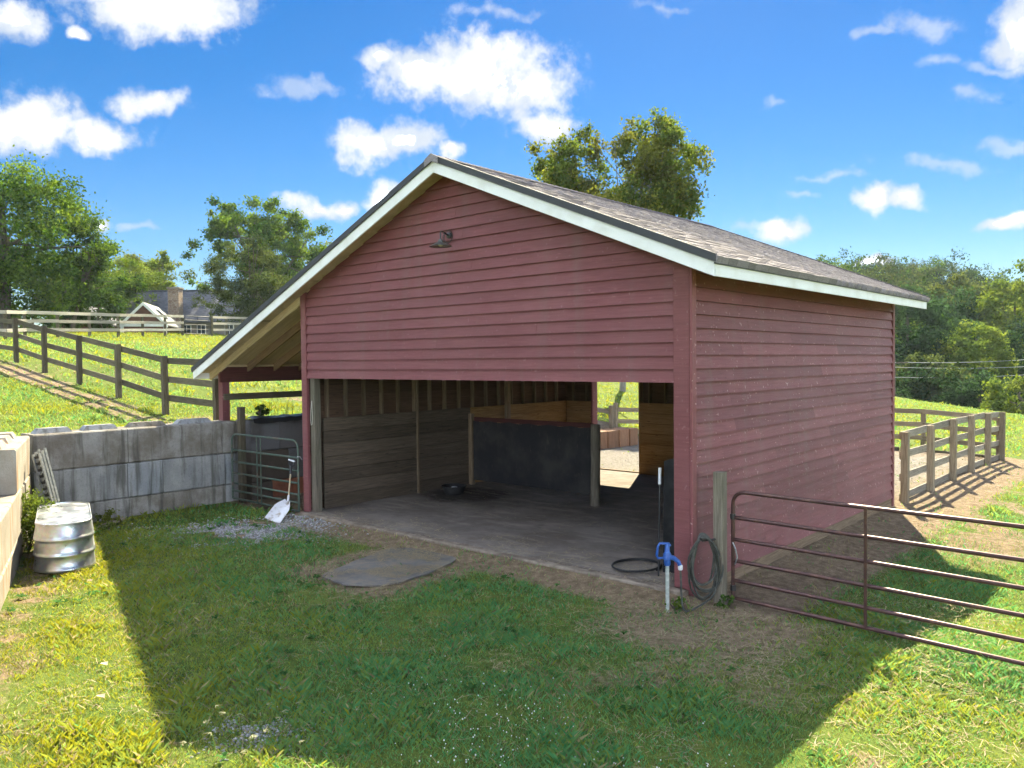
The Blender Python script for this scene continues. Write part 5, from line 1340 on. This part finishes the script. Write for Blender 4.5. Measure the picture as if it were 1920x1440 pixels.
# gravel by the shovel and at the lower edge
def stones(name, pts, size, label):
    n = len(pts); octv = np.array([(1, 0, 0), (-1, 0, 0), (0, 1, 0), (0, -1, 0), (0, 0, 1), (0, 0, -1)], float)
    octf = np.array([(0, 2, 4), (2, 1, 4), (1, 3, 4), (3, 0, 4), (2, 0, 5), (1, 2, 5), (3, 1, 5), (0, 3, 5)])
    s = size * rng.uniform(0.5, 1.4, (n, 1, 1)) * rng.uniform(0.6, 1.3, (n, 6, 1)); a = rng.uniform(0, 6.28, n)
    V = np.repeat(octv[None], n, 0) * s; V[:, :, 2] *= 0.6
    ca, sa = np.cos(a)[:, None], np.sin(a)[:, None]; X = V[:, :, 0] * ca - V[:, :, 1] * sa; Y = V[:, :, 0] * sa + V[:, :, 1] * ca
    V = np.stack([X + pts[:, 0:1], Y + pts[:, 1:2], V[:, :, 2] + pts[:, 2:3] + size * 0.2], -1).reshape(-1, 3)
    F = (np.arange(n)[:, None, None] * 6 + octf[None]).reshape(-1, 3)
    c = rng.uniform(0.16, 0.46, (n, 1)) * np.array([[1.0, 0.99, 1.0]]); T = np.repeat(c, 6, 0)
    np_mesh(name, V, F, 'stone_gravel', None, tint=T, kind='stuff', label=label, cat='gravel')
def scatter(cx, cy, rx, ry, n, ang=0.0, thr=0.42, seed=77):
    u = rng.normal(size=(n, 2)) * 0.5; x = u[:, 0] * rx; y = u[:, 1] * ry
    X = cx + x * math.cos(ang) - y * math.sin(ang); Y = cy + x * math.sin(ang) + y * math.cos(ang)
    m = (fbm(X, Y, 2.6, seed, 3) > thr) & keep_mask(X, Y); X, Y = X[m], Y[m]
    return np.stack([X, Y, ground_z(X, Y)], 1)
stones('gravel', scatter(-7.35, -1.25, 1.5, 0.95, 5200, 0.9), 0.021, 'patch of grey gravel around the shovel')
stones('gravel', scatter(-0.85, -4.95, 0.5, 0.35, 900), 0.013, 'small gravel patch at the lower edge of the lawn')
stones('gravel', scatter(-5.0, 13, 6, 5, 1500, 0, 0.3), 0.02, 'loose stones scattered over the dirt pen')

# straw and hay bits
def straw(name, cx, cy, rx, ry, n, z0, label):
    x = cx + rng.uniform(-rx, rx, n); y = cy + rng.uniform(-ry, ry, n); m = fbm(x, y, 2.0, 123, 3) > 0.42; x, y = x[m], y[m]; n = len(x)
    a = rng.uniform(0, 6.28, n); L = rng.uniform(0.02, 0.07, n); w = 0.0022
    c = np.stack([x, y, np.full(n, z0) + rng.uniform(0, .008, n)], 1); d = np.stack([np.cos(a), np.sin(a), rng.uniform(-.1, .1, n)], 1) * L[:, None]; e = np.stack([-np.sin(a), np.cos(a), np.zeros(n)], 1) * w
    V = np.stack([c - d - e, c - d + e, c + d + e, c + d - e], 1).reshape(-1, 3)
    T = np.repeat(np.array([[0.36, 0.29, 0.17]]) * rng.uniform(0.5, 1.2, (n, 1)), 4, 0)
    np_mesh(name, V, np.arange(4 * n).reshape(-1, 4), 'stone_gravel', None, tint=T, kind='stuff', label=label, cat='straw')
straw('straw', -3.75, -1.25, 0.75, 0.9, 3600, 0.02, 'straw bits scattered over the rubber mat')
straw('straw', -3.8, 0.35, 3.6, 0.45, 2200, 0.104, 'straw bits along the front of the barn floor')
straw('straw', -3.8, -0.45, 3.9, 0.35, 2600, 0.01, 'straw bits on the soil before the barn slab')
straw('straw', 0.6, -0.9, 1.0, 0.9, 1600, 0.01, 'straw bits around the hydrant and gate post')
straw('straw', -3.8, 3.6, 3.5, 3.4, 3200, 0.102, 'loose straw and chaff over the barn floor')
straw('thatch', -1.5, -3.2, 7.0, 3.0, 8000, 0.012, 'dead thatch lying between the grass blades')
straw('thatch', 3.2, -1.5, 1.8, 3.2, 3500, 0.012, 'dead thatch in the sunlit grass by the gate')
# broad-leaved weeds in the lawn
n = 420; wx, wy = rng.uniform(-9.5, 5.5, n), rng.uniform(-6.0, -0.6, n); mk = keep_mask(wx, wy) & (fbm(wx, wy, 0.9, 71, 3) > 0.46); wx, wy = wx[mk], wy[mk]; V, F, T = [], [], []
for x, y in zip(wx, wy):
    z0 = gz(x, y); col = np.array((0.075, 0.17, 0.05)) * rng.uniform(0.7, 1.3); L0 = rng.uniform(0.03, 0.075)
    for q in range(rng.integers(5, 9)):
        a = rng.uniform(0, 6.28); d = np.array([math.cos(a), math.sin(a), 0]); e = np.array([-d[1], d[0], 0]); L = L0 * rng.uniform(0.7, 1.2); k = len(V); c = np.array([x, y, z0 + 0.02]); h = rng.uniform(0.015, 0.045)
        V += [c, c + d * L * .5 + e * L * .24 + [0, 0, h], c + d * L + [0, 0, h * .7], c + d * L * .5 - e * L * .24 + [0, 0, h]]; F.append([k, k + 1, k + 2, k + 3]); T += [col] * 4
np_mesh('lawn_weeds', V, F, 'leaves', None, tint=np.array(T), kind='stuff', label='low broad-leaved weeds scattered through the lawn', cat='weeds')
# clover flowers
cx_, cy_ = rng.normal(1.4, 0.9, 480), rng.normal(-3.9, 0.55, 480)
mk = (fbm(cx_, cy_, 1.8, 91, 3) > 0.5); P = np.stack([cx_[mk], cy_[mk], ground_z(cx_[mk], cy_[mk]) + rng.uniform(0.03, 0.07, mk.sum())], 1)
n = len(P); s = rng.uniform(0.004, 0.008, n)[:, None, None]
octv = np.array([(1, 0, 0), (-1, 0, 0), (0, 1, 0), (0, -1, 0), (0, 0, 1), (0, 0, -1)], float)
octf = np.array([(0, 2, 4), (2, 1, 4), (1, 3, 4), (3, 0, 4), (2, 0, 5), (1, 2, 5), (3, 1, 5), (0, 3, 5)])
np_mesh('clover_flowers', (octv[None] * s + P[:, None]).reshape(-1, 3), (np.arange(n)[:, None, None] * 6 + octf[None]).reshape(-1, 3), 'stone_gravel', None, tint=np.full((n * 6, 3), 0.72), kind='stuff', label='tiny white clover flowers in the shaded lawn', cat='clover')

# tall seed grass, weeds and small plants
def stems(name, label, cat, c, n, hgt, spread, tint, seeds=True, w=0.004, kind=None, lean=0.5):
    V, F, T = [], [], []
    for i in range(n):
        b = np.array([c[0] + rng.normal(0, spread), c[1] + rng.normal(0, spread), 0]); b[2] = gz(b[0], b[1]) if c[2] is None else c[2]
        h = hgt * rng.uniform(0.6, 1.15); a = rng.uniform(0, 6.28); L = lean * h * rng.uniform(0.3, 1.1); d = np.array([math.cos(a), math.sin(a), 0]); sd_ = np.array([-d[1], d[0], 0])
        pr = None
        for k in range(5):
            t_ = k / 4; p = b + d * (L * t_ ** 1.8) + np.array([0, 0, h * t_]); ww = w * (1 - 0.6 * t_); k0 = len(V); V += [p - sd_ * ww, p + sd_ * ww]; T += [tint] * 2
            if pr is not None: F.append([pr, pr + 1, k0 + 1, k0])
            pr = k0
        if seeds:
            for q in range(4):
                a2 = a + (q - 1.5) * 0.5; d2 = np.array([math.cos(a2), math.sin(a2), 0.25 - 0.2 * abs(q - 1.5)]); e = p + d2 * 0.045 * rng.uniform(.7, 1.3); k0 = len(V)
                V += [p - sd_ * .0025, p + sd_ * .0025, e + sd_ * .0025, e - sd_ * .0025]; T += [np.array((0.42, 0.40, 0.26))] * 4; F.append([k0, k0 + 1, k0 + 2, k0 + 3])
    np_mesh(name, V, F, 'leaves', None, tint=np.array(T), label=label, cat=cat, kind=kind)
stems('seed_grass', 'tall pale seed-head grass at the bottom edge of the shadow', 'grass', (-0.75, -5.1, None), 18, 0.22, 0.28, np.array((0.12, 0.17, 0.05)), kind='stuff')
def weed(name, label, cat, c, r, h, n, size, pal, rc=0.4):
    V, F, T, cc = leaf_cloud([(c[0], c[1], c[2] + h * 0.55, r, r, h * 0.5)], max(8, n // 60), n, size, pal, rc=rc, outer=0.3)
    V[:, 2] = np.maximum(V[:, 2], c[2] + 0.01)
    th = thing(name, label, cat, c)
    np_mesh('foliage', V, F, 'leaves', th, tint=T, loc=c)
    m = MB()
    for q in cc[:6]: m.tube([c, (np.array(c) + q) / 2 + np.array([0, 0, .03]), q], [0.008, 0.006, 0.003], 5)
    m.build('stem', 'bark', th)
weed('bush', 'bright yellow-green bush between the stock tank and sunlit wall', 'bush', (-8.55, -4.08, 0.0), 0.26, 0.95, 2200, 0.045, 'lime')
weed('bush', 'leafy weeds growing at the foot of the leaning channels', 'weeds', (-9.0, -3.75, 0.0), 0.2, 0.7, 600, 0.05, 'green')
weed('weed', 'scraggly weed at the edge of the shadow beside the wall', 'weeds', (-9.65, -2.5, 0.0), 0.2, 0.22, 260, 0.05, 'olive')
weed('weed', 'small pale weed right of the stock tank', 'weeds', (-9.2, -2.7, 0.0), 0.13, 0.15, 140, 0.04, 'lime')
weed('weed', 'dark leafy weed on top of the lean-to wall', 'weeds', (-10.25, 0.72, 1.6), 0.16, 0.26, 300, 0.06, 'dark')
stems('wall_grass', 'wiry grass stems on the lean-to wall top', 'grass', (-10.25, 1.25, 1.58), 16, 0.4, 0.14, np.array((0.05, 0.07, 0.03)), seeds=False, lean=0.4, kind='stuff')
for k in range(3):
    x, y = ((0.42, -0.02), (0.05, -0.48), (-7.85, -0.2))[k]
    weed('weed', ('weed tuft at the foot of the brown gate post', 'weed tuft at the foot of the blue hydrant', 'weed tuft at the green gate latch')[k], 'weeds', (x, y, gz(x, y)), 0.12, 0.13, 120, 0.04, 'green')
# fallen leaves on the sunlit strip
fp = [(-4.3, -5.0), (-3.0, -5.2), (-6.0, -4.2), (-2.3, -5.5)]
for k, (x, y) in enumerate(fp):
    z = gz(x, y) + 0.05
    lf = ('upper dry pale leaf on the sunlit grass strip', 'dry pale leaf low on the sunlit strip near the shadow edge', 'dry pale leaf nearest the stock tank', 'lowest dry pale leaf by the bottom of the sunlit strip')[k]
    MB().add([(x - .05, y, z), (x, y - .03, z + .012), (x + .055, y + .01, z), (x + .005, y + .035, z + .015)], [(0, 1, 2, 3)]).build('fallen_leaf', 'wood_pale', None, label=lf, cat='leaf', group='dry leaves on the sunlit strip')

# ------------------------------------------------------------------ haze in the air
hm = bpy.data.materials.new('haze'); hm.use_nodes = True
for n_ in list(hm.node_tree.nodes):
    if n_.type != 'OUTPUT_MATERIAL': hm.node_tree.nodes.remove(n_)
pv = hm.node_tree.nodes.new('ShaderNodeVolumePrincipled')
pv.inputs['Color'].default_value = (0.72, 0.85, 1.0, 1)
pv.inputs['Density'].default_value = 0.00022
pv.inputs['Anisotropy'].default_value = 0.2
hm.node_tree.links.new(pv.outputs[0], hm.node_tree.nodes['Material Output'].inputs['Volume'])
M['haze'] = hm
MB().box((-170, -60, -14), (110, 260, 34)).build('haze', 'haze', None, kind='stuff', label='thin summer haze over the whole valley', cat='haze')
